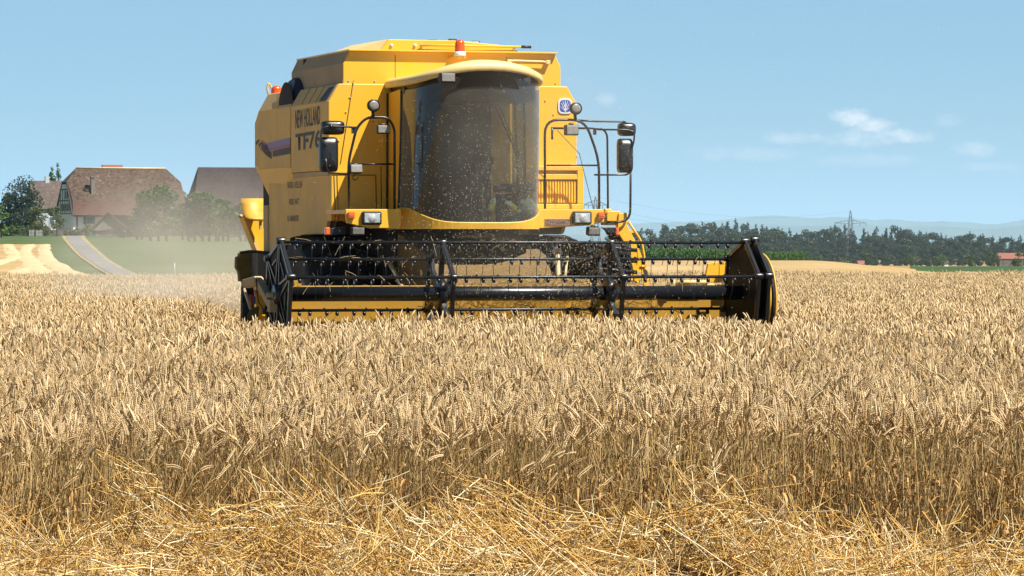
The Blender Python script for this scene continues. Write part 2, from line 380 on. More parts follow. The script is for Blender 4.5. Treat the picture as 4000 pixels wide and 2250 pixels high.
def build_ground():
    ds = np.concatenate([np.arange(-40, 12, 4.), np.arange(12, 60, 3.), np.arange(60, 360, 5.), np.arange(360, 900, 20.), np.arange(900, 3200, 60.), np.geomspace(3200, 14000, 14)])
    ts = np.linspace(-1, 1, 121)
    V = []
    for d in ds:
        hw = 30 + max(d, 0) * .42
        xs = ts * hw
        V.append(np.stack([xs, np.full_like(xs, d), terrain(xs, np.full_like(xs, d))], 1))
    V = np.concatenate(V); n = len(ts); F = []
    for i in range(len(ds) - 1):
        for k in range(n - 1): F.append([i * n + k, i * n + k + 1, (i + 1) * n + k + 1, (i + 1) * n + k])
    me = mesh_np('ground', V, np.array(F), M['soil'], smooth=True)
    o = bpy.data.objects.new('ground', me); COL.objects.link(o)
    tag(o, 'wide gently rolling farmland ground of dry straw-strewn soil', 'ground', kind='structure')
def sheet(name, rows, mat, label, cat, off=.05, n=14, kind='structure'):
    """a strip laid on the terrain; rows = (px_left, px_right, py) in the photograph or world tuples ('w', x0, x1, y)"""
    R2 = []
    for r_ in rows:
        if r_[0] == 'w': R2.append((r_[1], r_[3], r_[2], r_[3]))
        else:
            g0 = ground_at(r_[0], r_[2]); g1 = ground_at(r_[1], r_[2]); R2.append((g0[0], g0[1], g1[0], g1[1]))
    V = []; F = []; m = 0
    fine = []
    for i in range(len(R2) - 1):
        a, b = np.array(R2[i]), np.array(R2[i + 1]); k = max(2, int(abs(b[1] - a[1]) / 4))
        for q in range(k): fine.append(a + (b - a) * q / k)
    fine.append(np.array(R2[-1]))
    for x0, y0, x1, y1 in fine:
        t = np.linspace(0, 1, n); xs = x0 + (x1 - x0) * t; ys = y0 + (y1 - y0) * t
        V.append(np.stack([xs, ys, terrain(xs, ys) + off], 1))
    V = np.concatenate(V)
    for i in range(len(fine) - 1):
        for k in range(n - 1): F.append([i * n + k, i * n + k + 1, (i + 1) * n + k + 1, (i + 1) * n + k])
    me = mesh_np(name, V, np.array(F), mat, smooth=True)
    o = bpy.data.objects.new(name, me); COL.objects.link(o)
    return tag(o, label, cat, kind=kind)

build_ground()
# meadow right of the lane, verge, lane, green strip and stubble on the left
sheet('meadow', [('w', -45, 8, 128), ('w', -40, 10, 200), ('w', -50, 16, 350), ('w', -75, 30, 560), ('w', -110, 40, 640), ('w', -150, 60, 800)], M['grass'], 'green meadow sloping up to the orchard beside the lane', 'meadow', off=.02, n=40)
sheet('stubble_field', [(-350, 430, 1092), (-350, 345, 1078), (-350, 268, 1055), (-350, 232, 1030), (-350, 205, 1000), (-350, 192, 975), (-350, 190, 957)], M['stubble'], 'harvested stubble field with pale straw rows left of the lane', 'field', off=.08, n=20)
ROAD = [(448, 551, 1088), (436, 525, 1080), (389, 466, 1054), (354, 423, 1028), (320, 393, 1003), (295, 363, 977), (273, 337, 951), (258, 318, 932), (252, 305, 919)]
sheet('road_verge', [(a - 14, b + 16, y) for a, b, y in ROAD], M['verge'], 'dry grass verge along the lane', 'verge', off=.08, n=6)
sheet('lane', ROAD, M['asphalt'], 'narrow grey asphalt lane curving up to the farm', 'road', off=.11, n=6)
sheet('crossroad', [(-300, 700, 920.5), (-300, 700, 915)], M['asphalt'], 'pale road running past the farm at the head of the lane', 'road', off=.08, n=30)
sheet('right_stubble_field', [('w', 2, 60, 112), ('w', 2, 60, 160), ('w', 2, 60, 220), ('w', 2, 32, 262), ('w', 2, 28, 330)], M['stubble'], 'pale harvested slope behind the standing wheat on the right', 'field', off=.05, n=40)
sheet('bean_field', [('w', 26, 120, 258), ('w', 33, 130, 330), ('w', 49, 160, 490)], M['crop_green'], 'low green crop beyond the stubble at the right edge', 'field', off=.04, n=30)

# pale straw rows left by the combine on the left stubble field
def swaths():
    for poly in ([(-40, 1045), (60, 1012), (40, 975), (30, 957)], [(175, 1092), (108, 1020), (98, 985), (120, 957)], [(300, 1092), (195, 1030), (172, 985), (178, 957)], [(30, 1092), (140, 1040), (110, 1010)]):
        g = [ground_at(px, py) for px, py in poly]
        V = []; F = []; pts = []
        for i in range(len(g) - 1):
            for q in range(12): t = q / 12; pts.append((g[i][0] * (1 - t) + g[i + 1][0] * t, g[i][1] * (1 - t) + g[i + 1][1] * t))
        for (x, y) in pts:
            for k in range(7):
                xx = x + (k - 3) * .17 + random.uniform(-.12, .12); V.append((xx, y, tz(xx, y) + .085 + .06 * math.cos((k - 3) / 3 * math.pi / 2) * random.uniform(.6, 1.1)))
        for i in range(len(pts) - 1):
            for k in range(6): F.append([i * 7 + k, i * 7 + k + 1, (i + 1) * 7 + k + 1, (i + 1) * 7 + k])
        me = mesh_np('straw_row', V, F, M['row'], smooth=True); o = bpy.data.objects.new('straw_row', me); COL.objects.link(o)
        tag(o, 'pale row of cut straw lying on the left stubble field', 'straw row', 'straw rows on the left stubble field')
M['row'] = gmat('pale_straw_row', [(.36, (.44, .33, .17)), (.5, (.54, .41, .23)), (.64, (.64, .51, .31))], .3, fine=3)
swaths()

# ------------------------------------------------------------------ scattering by geometry nodes (crop and straw only)
def scatter(name, pts, rot, scl, idx, protos, mat_unused=None):
    me = bpy.data.meshes.new(name); me.vertices.add(len(pts)); me.vertices.foreach_set('co', np.asarray(pts, np.float32).ravel())
    a = me.attributes.new('rot', 'FLOAT_VECTOR', 'POINT'); a.data.foreach_set('vector', np.asarray(rot, np.float32).ravel())
    a = me.attributes.new('scl', 'FLOAT', 'POINT'); a.data.foreach_set('value', np.asarray(scl, np.float32))
    a = me.attributes.new('idx', 'INT', 'POINT'); a.data.foreach_set('value', np.asarray(idx, np.int32))
    o = bpy.data.objects.new(name, me); COL.objects.link(o)
    g = bpy.data.node_groups.new(name + '_scatter', 'GeometryNodeTree')
    g.interface.new_socket('Geometry', in_out='INPUT', socket_type='NodeSocketGeometry'); g.interface.new_socket('Geometry', in_out='OUTPUT', socket_type='NodeSocketGeometry')
    gi = g.nodes.new('NodeGroupInput'); go = g.nodes.new('NodeGroupOutput')
    jn = g.nodes.new('GeometryNodeJoinGeometry')
    for p in reversed(protos):
        oi = g.nodes.new('GeometryNodeObjectInfo'); oi.inputs['Object'].default_value = p; oi.inputs['As Instance'].default_value = True
        g.links.new(oi.outputs['Geometry'], jn.inputs[0])
    ip = g.nodes.new('GeometryNodeInstanceOnPoints'); ip.inputs['Pick Instance'].default_value = True
    def at_(nm, ty):
        n = g.nodes.new('GeometryNodeInputNamedAttribute'); n.data_type = ty; n.inputs['Name'].default_value = nm; return n.outputs['Attribute']
    g.links.new(gi.outputs[0], ip.inputs['Points']); g.links.new(jn.outputs[0], ip.inputs['Instance'])
    g.links.new(at_('idx', 'INT'), ip.inputs['Instance Index']); g.links.new(at_('rot', 'FLOAT_VECTOR'), ip.inputs['Rotation']); g.links.new(at_('scl', 'FLOAT'), ip.inputs['Scale'])
    g.links.new(ip.outputs[0], go.inputs[0])
    md = o.modifiers.new('scatter', 'NODES'); md.node_group = g
    return o

class Acc:
    def __init__(s): s.V = []; s.F = []; s.C = []; s.n = 0
    def add(s, V, F, c):
        s.V.append(V); s.F.append(np.asarray(F) + s.n); s.C.append(np.tile(np.asarray(c, float), (len(V), 1))); s.n += len(V)
    def mesh(s, name, mat):
        V = np.concatenate(s.V); C = np.concatenate(s.C)
        F3 = np.concatenate([f for f in s.F])
        return mesh_np(name, V, F3, mat, col=C)
OCT = np.array([[0, 2, 4], [2, 1, 4], [1, 3, 4], [3, 0, 4], [2, 0, 5], [1, 2, 5], [3, 1, 5], [0, 3, 5]])
def frame(t):
    t = t / np.linalg.norm(t); a = np.array([0, 0, 1.]) if abs(t[2]) < .9 else np.array([1., 0, 0])
    s = np.cross(t, a); s /= np.linalg.norm(s); return t, s, np.cross(t, s)
def strand(acc, P, r, c, n=3):
    P = np.asarray(P); m = len(P); V = np.zeros((m * n, 3))
    for i in range(m):
        t, s, b = frame(P[min(i + 1, m - 1)] - P[max(i - 1, 0)])
        ri = r[i] if hasattr(r, '__len__') else r
        for k in range(n): V[i * n + k] = P[i] + (s * math.cos(2 * math.pi * k / n) + b * math.sin(2 * math.pi * k / n)) * ri
    F = []
    for i in range(m - 1):
        for k in range(n):
            k2 = (k + 1) % n; a, b_, c_, d = i * n + k, i * n + k2, (i + 1) * n + k2, (i + 1) * n + k
            F += [[a, b_, c_], [a, c_, d]]
    acc.add(V, F, c)
def ribbon(acc, P, wd, c, side):
    m = len(P); V = []; F = []
    for i in range(m):
        wi = wd * (1 - (i / (m - 1)) ** 2 * .9); V += [P[i] - side * wi / 2, P[i] + side * wi / 2]
    for i in range(m - 1): F += [[2 * i, 2 * i + 1, 2 * i + 3], [2 * i, 2 * i + 3, 2 * i + 2]]
    acc.add(np.array(V), F, c)
def wheat_patch(seed, nst, size, hi, lean=0.0, leaves=.5):
    r_ = random.Random(seed); acc = Acc()
    for q in range(nst):
        x, y = r_.uniform(-size / 2, size / 2), r_.uniform(-size / 2, size / 2)
        h = r_.gauss(.672, .040) * (1 if r_.random() > .05 else r_.uniform(.84, .96))
        ph = r_.uniform(0, 6.283); ln = abs(r_.gauss(0, .15)) + 0.02
        if lean: ph = r_.gauss(.3, .5); ln = abs(r_.gauss(lean, .18))
        d = np.array([math.cos(ph), math.sin(ph), 0]); base = np.array([x, y, 0.])
        pts = [base + d * ln * h * (t ** 1.6) + np.array([0, 0, h * t * (1 - .3 * ln * t)]) for t in ((0, .3, .55, .8, 1.0) if hi else (.25, .65, 1.0))]
        g = r_.choice([.36, .5, .72, 1.05]) * r_.uniform(.85, 1.1); tone = r_.random()
        sc_ = np.array([.56 + .18 * tone, .385 + .15 * tone, .15 + .10 * tone]) * g
        strand(acc, pts, .0017 if hi else .002, sc_)
        # the ear: a nodding curve with two rows of spikelets
        bend = min(2.7, abs(r_.gauss(.50, .48))); pe = ph + r_.gauss(0, .6); de = np.array([math.cos(pe), math.sin(pe), 0]); Lr = r_.uniform(.072, .108)
        p = pts[-1].copy(); ang = ln * .8; ns = 11 if hi else 4; ax = [p.copy()]
        nk = 3
        for i in range(nk):                                   # the bending neck below the ear
            ang += bend * .55 / nk; p = p + (np.array([0, 0, math.cos(ang)]) + de * math.sin(ang)) * .03; ax.append(p.copy())
        strand(acc, ax, .0014 if hi else .0018, sc_)
        ear = [p.copy()]
        for i in range(ns):
            ang += bend * .45 / ns; p = p + (np.array([0, 0, math.cos(ang)]) + de * math.sin(ang)) * Lr / ns; ear.append(p.copy())
        gg = r_.uniform(.68, 1.22); t2 = r_.random() ** 1.5
        ec = np.array([.70 - .25 * t2, .525 - .23 * t2, .30 - .18 * t2]) * gg
        if hi:
            for i in range(ns):
                t, s, b = frame(ear[i + 1] - ear[i]); rot = seed + q
                s2 = s * math.cos(rot) + b * math.sin(rot); b2 = np.cross(t, s2)
                k_ = 1 - .45 * abs(i / (ns - 1) - .35)
                for sg in (-1, 1):
                    c0 = ear[i] + s2 * sg * .0034 * k_; dr = t + s2 * sg * .27; dr /= np.linalg.norm(dr)
                    o2 = np.cross(dr, b2); o2 /= np.linalg.norm(o2)
                    ll = .0195 * k_; wd = .0046 * k_; m_ = c0 + dr * ll * .45
                    V = np.array([m_ - o2 * wd, m_ + o2 * wd, m_ - b2 * wd * 1.15, m_ + b2 * wd * 1.15, c0 + dr * ll, c0])
                    acc.add(V, OCT, ec * r_.uniform(.86, 1.12))
        else:
            rr = [.0025, .0082, .0088, .0072, .002] if ns == 4 else None
            strand(acc, ear, rr, ec, n=4)
        # dry flag leaves
        if r_.random() < leaves:
            hh = r_.uniform(.35, .85) * h; s0 = pts[0] + (pts[-1] - pts[0]) * (hh / h)
            pl = r_.uniform(0, 6.283); dl = np.array([math.cos(pl), math.sin(pl), 0]); LL = r_.uniform(.08, .22); a_ = r_.uniform(.2, .9); P_ = [s0.copy()]; pp = s0.copy()
            for i in range(5 if hi else 3):
                a_ += r_.uniform(.35, .8); pp = pp + (dl * math.sin(a_) + np.array([0, 0, math.cos(a_)])) * LL / (5 if hi else 3); P_.append(pp.copy())
            side = np.cross(dl, [0, 0, 1.]); cl = np.array([.40, .23, .075]) * r_.uniform(.55, 1.45)
            ribbon(acc, P_, r_.uniform(.007, .013), cl, side)
    me = acc.mesh('wheat_clump', M['wheat']); return bpy.data.objects.new('wheat_clump', me)

# combine frame: origin under the reel axis, local x along the header, local y towards the rear
PSI = R(17); OY = 42.0
U2 = np.array([math.cos(PSI), math.sin(PSI)]); B2 = np.array([-math.sin(PSI), math.cos(PSI)])
def to_local(x, y): return (x * U2[0] + (y - OY) * U2[1], x * B2[0] + (y - OY) * B2[1])
def wheat_here(x, y):
    u, w_ = to_local(x, y)
    if abs(u) < 2.95 and w_ > -.50 and w_ < 9: return False
    # cut strip on the left, behind the machine
    if u < 2.8 and w_ > -.50:
        # the standing edge runs from the left end of the header to the far left
        e = -2.75 - (y - 41.2) * .125 - max(0, y - 70) * .03
        if x > e and y < 98: return False
        if y > 150 : return False
    if x > 0 and y > 113: return False
    if x <= 0 and y > 115 - (x + 8) * .5: return False
    return True
def build_wheat():
    hi = [wheat_patch(100 + i, 74, .5, True, leaves=1.0) for i in range(9)]
    leanp = [wheat_patch(200 + i, 22, .5, True, lean=.38, leaves=1.0) for i in range(3)]
    lo = [wheat_patch(300 + i, 84, .56, False, leaves=.3) for i in range(7)]
    P, Rt, S, I = [], [], [], []
    y = 18.75; st = .45
    while y < 140:
        hw = 2.2 + y * 2000 / FPX * 1.04
        xs = np.arange(-hw, hw, st)
        for x in xs:
            xx = x + random.uniform(-.14, .14); yy = y + random.uniform(-.14, .14)
            if y < 19: yy = y + random.uniform(-.03, .12) + .09 * math.sin(x * 1.7) + .07 * math.sin(x * 4.1 + 1)
            if not wheat_here(xx, yy): continue
            P.append((xx, yy, tz(xx, yy)))
            wv = math.sin(xx * .55 + yy * .13) * math.sin(yy * .31 - xx * .2 + 1.3); rz = random.uniform(0, 6.283); tl = .05 + .10 * wv if yy > 20 else .02     # the crop leans this way and that in slow swells
            Rt.append((tl * math.sin(rz) + random.gauss(0, .03), tl * math.cos(rz) + random.gauss(0, .03), rz))
            S.append(random.uniform(.95, 1.06) * (1 + .03 * math.sin(xx * .9 + yy * .35) + .02 * math.sin(yy * .8 - xx * .4)))
            if y < 26 + 12 * random.random(): I.append(random.randrange(9))
            else: I.append(12 + random.randrange(7))
        y += st
    # bent stalks pushed over along the cut edge, mostly on the left
    for x in (-2.35, -1.62, -.55, -.1, .62):
        P.append((x, 18.45 + random.uniform(-.1, .15), 0)); Rt.append((0, 0, random.uniform(-.5, .6))); S.append(random.uniform(.88, 1.02)); I.append(9 + random.randrange(3))
    o = scatter('wheat_field', P, Rt, S, I, hi + leanp + lo)
    tag(o, 'ripe golden wheat standing across the whole field in front of the combine', 'wheat', kind='stuff')
build_wheat()

# ------------------------------------------------------------------ straw windrow in the foreground
def straw_patch(seed, n_long, n_bits, size, rr=(.0017, .0030), depth=.16, upright=False):
    r_ = random.Random(seed); acc = Acc()
    for q in range(n_long + n_bits):
        long_ = q < n_long
        x, y = r_.uniform(-size / 2, size / 2), r_.uniform(-size / 2, size / 2); z = -depth * r_.random() ** 1.4 + r_.uniform(0, .03)
        ph = r_.uniform(0, 6.283); el = r_.gauss(0, .32) if r_.random() < .83 else r_.uniform(.6, 1.25)
        Lr = r_.uniform(.10, .33) if long_ else r_.uniform(.02, .10)
        if el > .6: Lr *= .7
        if upright: ph = r_.gauss(3.0, .8); el = r_.uniform(.55, 1.35); Lr = r_.uniform(.15, .38)
        d = np.array([math.cos(ph) * math.cos(el), math.sin(ph) * math.cos(el), math.sin(el)]); c0 = np.array([x, y, z])
        P = [c0 - d * Lr / 2, c0 + np.array([r_.gauss(0, .01), r_.gauss(0, .01), r_.gauss(0, .012)]) * (1 if long_ else .3), c0 + d * Lr / 2]
        g = r_.uniform(.65, 1.15); t = r_.random()
        col = (np.array([.80, .53, .165]) * (1 - t) + np.array([.58, .32, .075]) * t) * g
        if r_.random() < .24: col = np.array([.30, .155, .04]) * r_.uniform(.6, 1.2)
        if r_.random() < .22: col = np.array([.86, .73, .44]) * r_.uniform(.85, 1.05)
        strand(acc, P, r_.uniform(*rr) if long_ else r_.uniform(.0007, .0016), col)
    me = acc.mesh('straw_clump', M['straw']); return bpy.data.objects.new('straw_clump', me)
def heap_z(x, y):
    px = 2000 + FPX * x / 17.9
    top = np.interp(px, [-300, 0, 650, 1300, 1700, 2400, 2750, 3250, 3600, 3900, 4300], [.31, .32, .36, .30, .38, .34, .28, .18, .23, .26, .26])
    prof = np.interp(y, [14.0, 15.4, 16.6, 17.5, 18.0, 18.35, 18.7, 19.1], [.10, .22, .24, .62, .95, .95, .45, .05])
    lump = .07 * math.sin(x * 3.1 + y * 1.3) + .08 * math.sin(x * 7.3 - y * 4.1 + 1) + .06 * math.sin(x * 12 + y * 9) + .04 * math.sin(x * 19 - y * 13)
    base = .12 if 14.6 < y < 18.6 else .03
    return float(top * prof + lump * 1.0 + (base if y < 17.2 else 0) * .6)
def lodge_z(x, y):
    # flattened crop and straw left standing knee-high beside and behind the machine
    u, w_ = to_local(x, y)
    return .58 + .09 * math.sin(x * .9 + y * .21) + .07 * math.sin(y * .43 + 1) - .25 * min(1, max(0, (u + 2.0) / 1.5))
def build_straw():
    pr = [straw_patch(i, 125, 200, .46, depth=.27) for i in range(7)]
    P, Rt, S, I = [], [], [], []
    st = .29
    for y in np.arange(14.3, 18.75, st):
        for x in np.arange(-3.4, 3.4, st):
            xx, yy = x + random.uniform(-.08, .08), y + random.uniform(-.08, .08)
            if math.sin(xx * 4.3 + yy * 2.2) + math.sin(xx * 7.9 - yy * 5.6 + 2) + .8 * math.sin(xx * 2.1 - yy * 8.3) < -.30 and yy < 18.0: continue
            P.append((xx, yy, heap_z(xx, yy) + random.uniform(-.02, .02))); Rt.append((random.gauss(0, .36), random.gauss(0, .36), random.uniform(0, 6.283))); S.append(random.uniform(.85, 1.15)); I.append(random.randrange(7))
    pr += [straw_patch(80 + i, 13, 0, .4, depth=.06, upright=True) for i in range(3)]
    for k in range(60):
        x = random.uniform(-2.8, 2.8); y = random.choice([random.uniform(17.6, 18.4), random.uniform(15.5, 18.4)])
        P.append((x, y, heap_z(x, y) + .04)); Rt.append((0, 0, random.gauss(0, .4))); S.append(random.uniform(.8, 1.1)); I.append(7 + random.randrange(3))
    o = scatter('straw_windrow', P, Rt, S, I, pr)
    tag(o, 'heap of loose cut straw lying along the near edge of the wheat', 'straw', kind='stuff')
    # the packed mass under the loose stalks, coloured near black as shade in the gaps
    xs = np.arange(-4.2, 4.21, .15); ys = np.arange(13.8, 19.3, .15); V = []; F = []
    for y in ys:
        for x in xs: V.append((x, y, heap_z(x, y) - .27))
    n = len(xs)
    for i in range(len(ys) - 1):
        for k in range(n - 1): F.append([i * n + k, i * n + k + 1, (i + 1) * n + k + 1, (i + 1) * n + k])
    me = mesh_np('packed_straw', V, np.array(F), M['pack_shade'], smooth=True); o = bpy.data.objects.new('packed_straw', me); COL.objects.link(o)
    tag(o, 'dense packed straw beneath the loose stalks of the windrow, coloured dark for shaded gaps', 'straw', kind='stuff')
    # cut stubble behind the combine, loose straw on it
    pr2 = [straw_patch(50 + i, 120, 60, .9, rr=(.002, .0034), depth=.10) for i in range(4)]
    P, Rt, S, I = [], [], [], []
    for y in np.arange(42, 101, .6):
        for x in np.arange(-14, 1.2, .6):
            xx, yy = x + random.uniform(-.3, .3), y + random.uniform(-.3, .3)
            if wheat_here(xx, yy): continue
            u, w_ = to_local(xx, yy)
            if u > -2.9 and w_ < 9 or u > 2.6: continue
            P.append((xx, yy, tz(xx, yy) + lodge_z(xx, yy) + random.uniform(-.03, .05))); Rt.append((random.gauss(0, .25), random.gauss(0, .25), random.uniform(0, 6.28))); S.append(random.uniform(.9, 1.4)); I.append(random.randrange(4))
    o = scatter('cut_straw', P, Rt, S, I, pr2)
    tag(o, 'pale flattened straw on the strip left of and behind the combine', 'straw', kind='stuff')
    V = []; F = []; xs = np.arange(-15, 3, .4); ys = np.arange(42, 101, .5); idx = {}
    for j, y in enumerate(ys):
        for i, x in enumerate(xs):
            u, w_ = to_local(x, y)
            if wheat_here(x, y) or (u > -2.8 and w_ < 9) or u > 2.6: continue
            idx[i, j] = len(V); V.append((x, y, tz(x, y) + lodge_z(x, y) - .10))
    for (i, j), k in idx.items():
        q = [(i, j), (i + 1, j), (i + 1, j + 1), (i, j + 1)]
        if all(e in idx for e in q): F.append([idx[e] for e in q])
    o = bpy.data.objects.new('flattened_crop', mesh_np('flattened_crop', V, F, M['stubble'], smooth=True)); COL.objects.link(o)
    tag(o, 'matted pale crop beneath the loose straw beside the combine', 'straw', kind='stuff')
M['pack_shade'] = gmat('packed_straw', [(.34, (.025, .013, .005)), (.5, (.06, .032, .012)), (.66, (.16, .09, .03))], 9, fine=60)  # gap shade between the stalks is put into this dark colour
build_straw()

# ------------------------------------------------------------------ the combine harvester
def PL(px, py, w_):
    """photo pixel -> combine-local point on the upright plane w_ metres behind the reel axis"""
    r_ = ray(px, py); t = (w_ + OY * B2[1]) / (r_[0] * B2[0] + r_[1] * B2[1])
    X, Y, Z = r_[0] * t, r_[1] * t, CAM_H + r_[2] * t
    return Vector((X * U2[0] + (Y - OY) * U2[1], w_, Z))
PLr = PL
def PU(px, py, u_):
    r_ = ray(px, py); t = (u_ + OY * U2[1]) / (r_[0] * U2[0] + r_[1] * U2[1])
    X, Y, Z = r_[0] * t, r_[1] * t, CAM_H + r_[2] * t
    return Vector((u_, X * B2[0] + (Y - OY) * B2[1], Z))
root = empty('combine_harvester', (0, OY, 0), PSI)
tag(root, 'yellow combine harvester with glazed cab and wide black reel cutting the wheat', 'combine harvester')
WF, HW = 2.2, 1.43
FWD = Vector((0, -1, 0)); BACK = Vector((0, 1, 0))

def body():
    zc, zt, uc = 3.235, 3.43, HW - .115
    # upper hull: front and rear side hoods with a sloped shoulder
    sec = lambda w_, hw, top, z0: [Vector((-hw, w_, z0)), Vector((-hw, w_, zc)), Vector((-hw + .115, w_, top)), Vector((hw - .115, w_, top)), Vector((hw, w_, zc)), Vector((hw, w_, z0))]
    b = MB().prism(sec(WF + .03, HW, zt, 2.48), (0, 1.70, 0)).build('side_hood', M['yellow_dusty'], root, .012)
    r_ = MB(); s0 = sec(3.97, HW, 3.44, 2.55); r_.prism(s0, (0, 1.55, 0))
    rh = r_.build('rear_hood', M['yellow_dusty'], root, .012)
    # sloped rear end and the belly under the rear hood
    MB().loft([[Vector((-HW, 5.52, 2.60)), Vector((-HW, 5.52, zc)), Vector((-HW + .115, 5.52, 3.42)), Vector((HW - .115, 5.52, 3.42)), Vector((HW, 5.52, zc)), Vector((HW, 5.52, 2.60))],
               [Vector((-HW + .02, 5.80, 2.60)), Vector((-HW + .02, 5.80, 3.10)), Vector((-HW + .2, 5.80, 3.3)), Vector((HW - .2, 5.80, 3.3)), Vector((HW - .02, 5.80, 3.10)), Vector((HW - .02, 5.80, 2.60))]], True, False, True).build('tail_hood', M['yellow_dusty'], root, .01)
    MB().loft([[Vector((-HW + .01, 3.98, 2.548)), Vector((-HW + .01, 5.79, 2.598)), Vector((HW - .01, 5.79, 2.598)), Vector((HW - .01, 3.98, 2.548))],
               [Vector((-1.34, 3.98, 2.25)), Vector((-1.34, 5.0, 2.05)), Vector((1.34, 5.0, 2.05)), Vector((1.34, 3.98, 2.25))]], True, False, True).build('belly_panel', M['yellow'], root, .01)
    # lower flank with the wheel arch cut out
    fl = [(WF + .04, 1.925), (2.42, 1.925), (2.53, 1.80), (2.62, 1.78), (3.45, 1.78), (3.80, 1.40), (3.95, 1.38), (5.32, 1.42), (5.32, 2.06), (5.16, 2.12), (5.16, 2.40), (4.95, 2.478), (WF + .04, 2.478)]
    for s in (-1, 1):
        MB().prism([Vector((s * 1.39, a, c)) for a, c in fl], (-s * .05, 0, 0)).build('flank_panel', M['yellow_dusty'], root, .008)
    # inner carcass keeps the machine opaque behind panels and wheels
    c = MB(); c.bb(-.78, .78, 2.3, 5.6, .95, 1.9); c.bb(-1.33, 1.33, 2.26, 5.7, 1.86, 2.47); c.bb(-1.40, 1.40, 3.9, 3.98, 2.5, 3.2)
    c.bb(-1.30, 1.30, 2.6, 3.3, .72, .98); c.build('chassis', M['dark'], root)
    # front panel that faces the driver's cab
    fp = [(-HW, zc), (-uc, zt), (uc, zt), (HW, zc), (HW, 2.47), (HW - .03, 2.42), (HW - .03, 1.925), (-HW + .03, 1.925), (-HW + .03, 2.42), (-HW, 2.47)]
    f = MB().prism([Vector((a, WF, c_)) for a, c_ in fp], (0, .03, 0)).build('front_panel', M['yellow'], root, .008)
    seam = MB()
    for px0, py0, px1, py1 in ((1381, 314, 1330, 640), (1305, 683, 1311, 860), (1317, 683, 1322, 860)):
        a, b_ = PL(px0, py0, WF - .004), PL(px1, py1, WF - .004); seam.tube([a, b_], .004, 4)
    for a, b_ in (((1372, 684), (1468, 684)), ((1468, 684), (1470, 815)), ((1488, 650), (1490, 815)), ((1290, 672), (1372, 672))):
        seam.tube([PL(*a, WF - .004), PL(*b_, WF - .004)], .005, 4)
    seam.build('panel_seam', M['dark'], f)
    for px, py in ((1380, 326), (1366, 381), (1351, 438), (1323, 550), (2099, 339), (2130, 393), (2162, 447), (2254, 610), (2092, 545), (2092, 562), (2092, 590), (2092, 605)):
        p = PL(px, py, WF); MB().lathe([(0, -.012), (.007, -.010), (.011, 0)], p, (0, 1, 0), 10).build('rivet', M['yellow'], f)
    for s in (1,):
        seam2 = MB().prism([PL(1290, 668, WF - .002), PL(1366, 668, WF - .002), PL(1366, 675, WF - .002), PL(1290, 675, WF - .002)], (0, -.015, 0)); seam2.build('ledge', M['yellow'], f)
    # air intake drum sunk in the left hood
    d = MB().lathe([(0, 0), (.30, 0), (.36, .02), (.40, .05), (.43, .10), (.43, .95)], (-1.40, 4.28, 3.15), (1, 0, 0), 40).build('air_intake', M['blue_dark'], root)
    MB().lathe([(.38, -.004), (.30, -.012), (.05, -.012)], (-1.40, 4.28, 3.15), (1, 0, 0), 40).build('intake_screen', M['dark'], d)
    MB().prism([Vector((-HW - .003, 4.75, 3.236)), Vector((-HW + .09, 4.95, 3.42)), Vector((-HW + .09, 4.62, 3.42)), Vector((-HW - .003, 4.6, 3.236))], (.004, 0, .004)).build('hood_lit_patch', M['yellow'], rh)  # thin clean yellow plate stands for the sunlit inside of the rear hood
    # dark strap marks on the shoulder and the small black vent near the front corner
    for k in range(3):
        w0 = 2.75 + k * .33 + random.uniform(-.05, .05); a = Vector((-HW - .002, w0, zc + .01)); b2 = Vector((-HW + .113, w0 + .05, zt - .004))
        MB().prism([a, a + Vector((0, .007, 0)), b2 + Vector((0, .007, 0)), b2], (-.002, 0, .002)).build('scratch', M['dark'], b)
    a = Vector((-HW - .003, 2.30, zc + .015)); b2 = Vector((-HW + .09, 2.30, zt - .035))
    MB().prism([a, a + Vector((0, .30, 0)), b2 + Vector((0, .22, 0)), b2], (-.006, 0, .006)).build('shoulder_vent', M['blue_dark'], b)
    # stepped box low on the flank and ledge under the hoods
    MB().bb(-HW + .02, -1.30, 2.3, 3.93, 2.425, 2.476).build('hood_ledge', M['tan'], root, .006)
    MB().bb(-1.41, -1.1, 5.16, 5.36, 1.42, 2.13).build('side_box', M['tan'], root, .012)
    # louvred engine cover on the right of the cab
    e = MB(); p0, p1 = PL(2088, 648, WF - .09), PL(2281, 818, WF - .09); u0, u1, z0, z1 = p0.x, p1.x, p1.z, p0.z
    y0 = WF - .09
    e.bb(u0, u1, y0, WF - .002, z1 - .05, z1); e.bb(u0, u1, y0, WF - .002, z0, z0 + .06); e.bb(u1 - .075, u1, y0, WF - .002, z0 + .06, z1 - .05)
    e.bb(u0, u1 - .075, y0 + .06, WF - .004, z0 + .06, z1 - .05); e.bb(u0, u1 - .075, y0 + .004, y0 + .06, z1 - .15, z1 - .09)
    ec = e.build('engine_cover', M['yellow'], root, .006)
    n = 15
    for k in range(n):
        uu = u0 + .01 + (u1 - .10 - u0) * (k + .5) / n; wd = (u1 - .10 - u0) / n
        MB().box((uu, y0 + .035, (z0 + .07 + z1 - .16) / 2), (wd * .62, .035, z1 - z0 - .24), Matrix.Rotation(R(24), 3, 'Z')).build('louvre', M['yellow'], ec)
body()

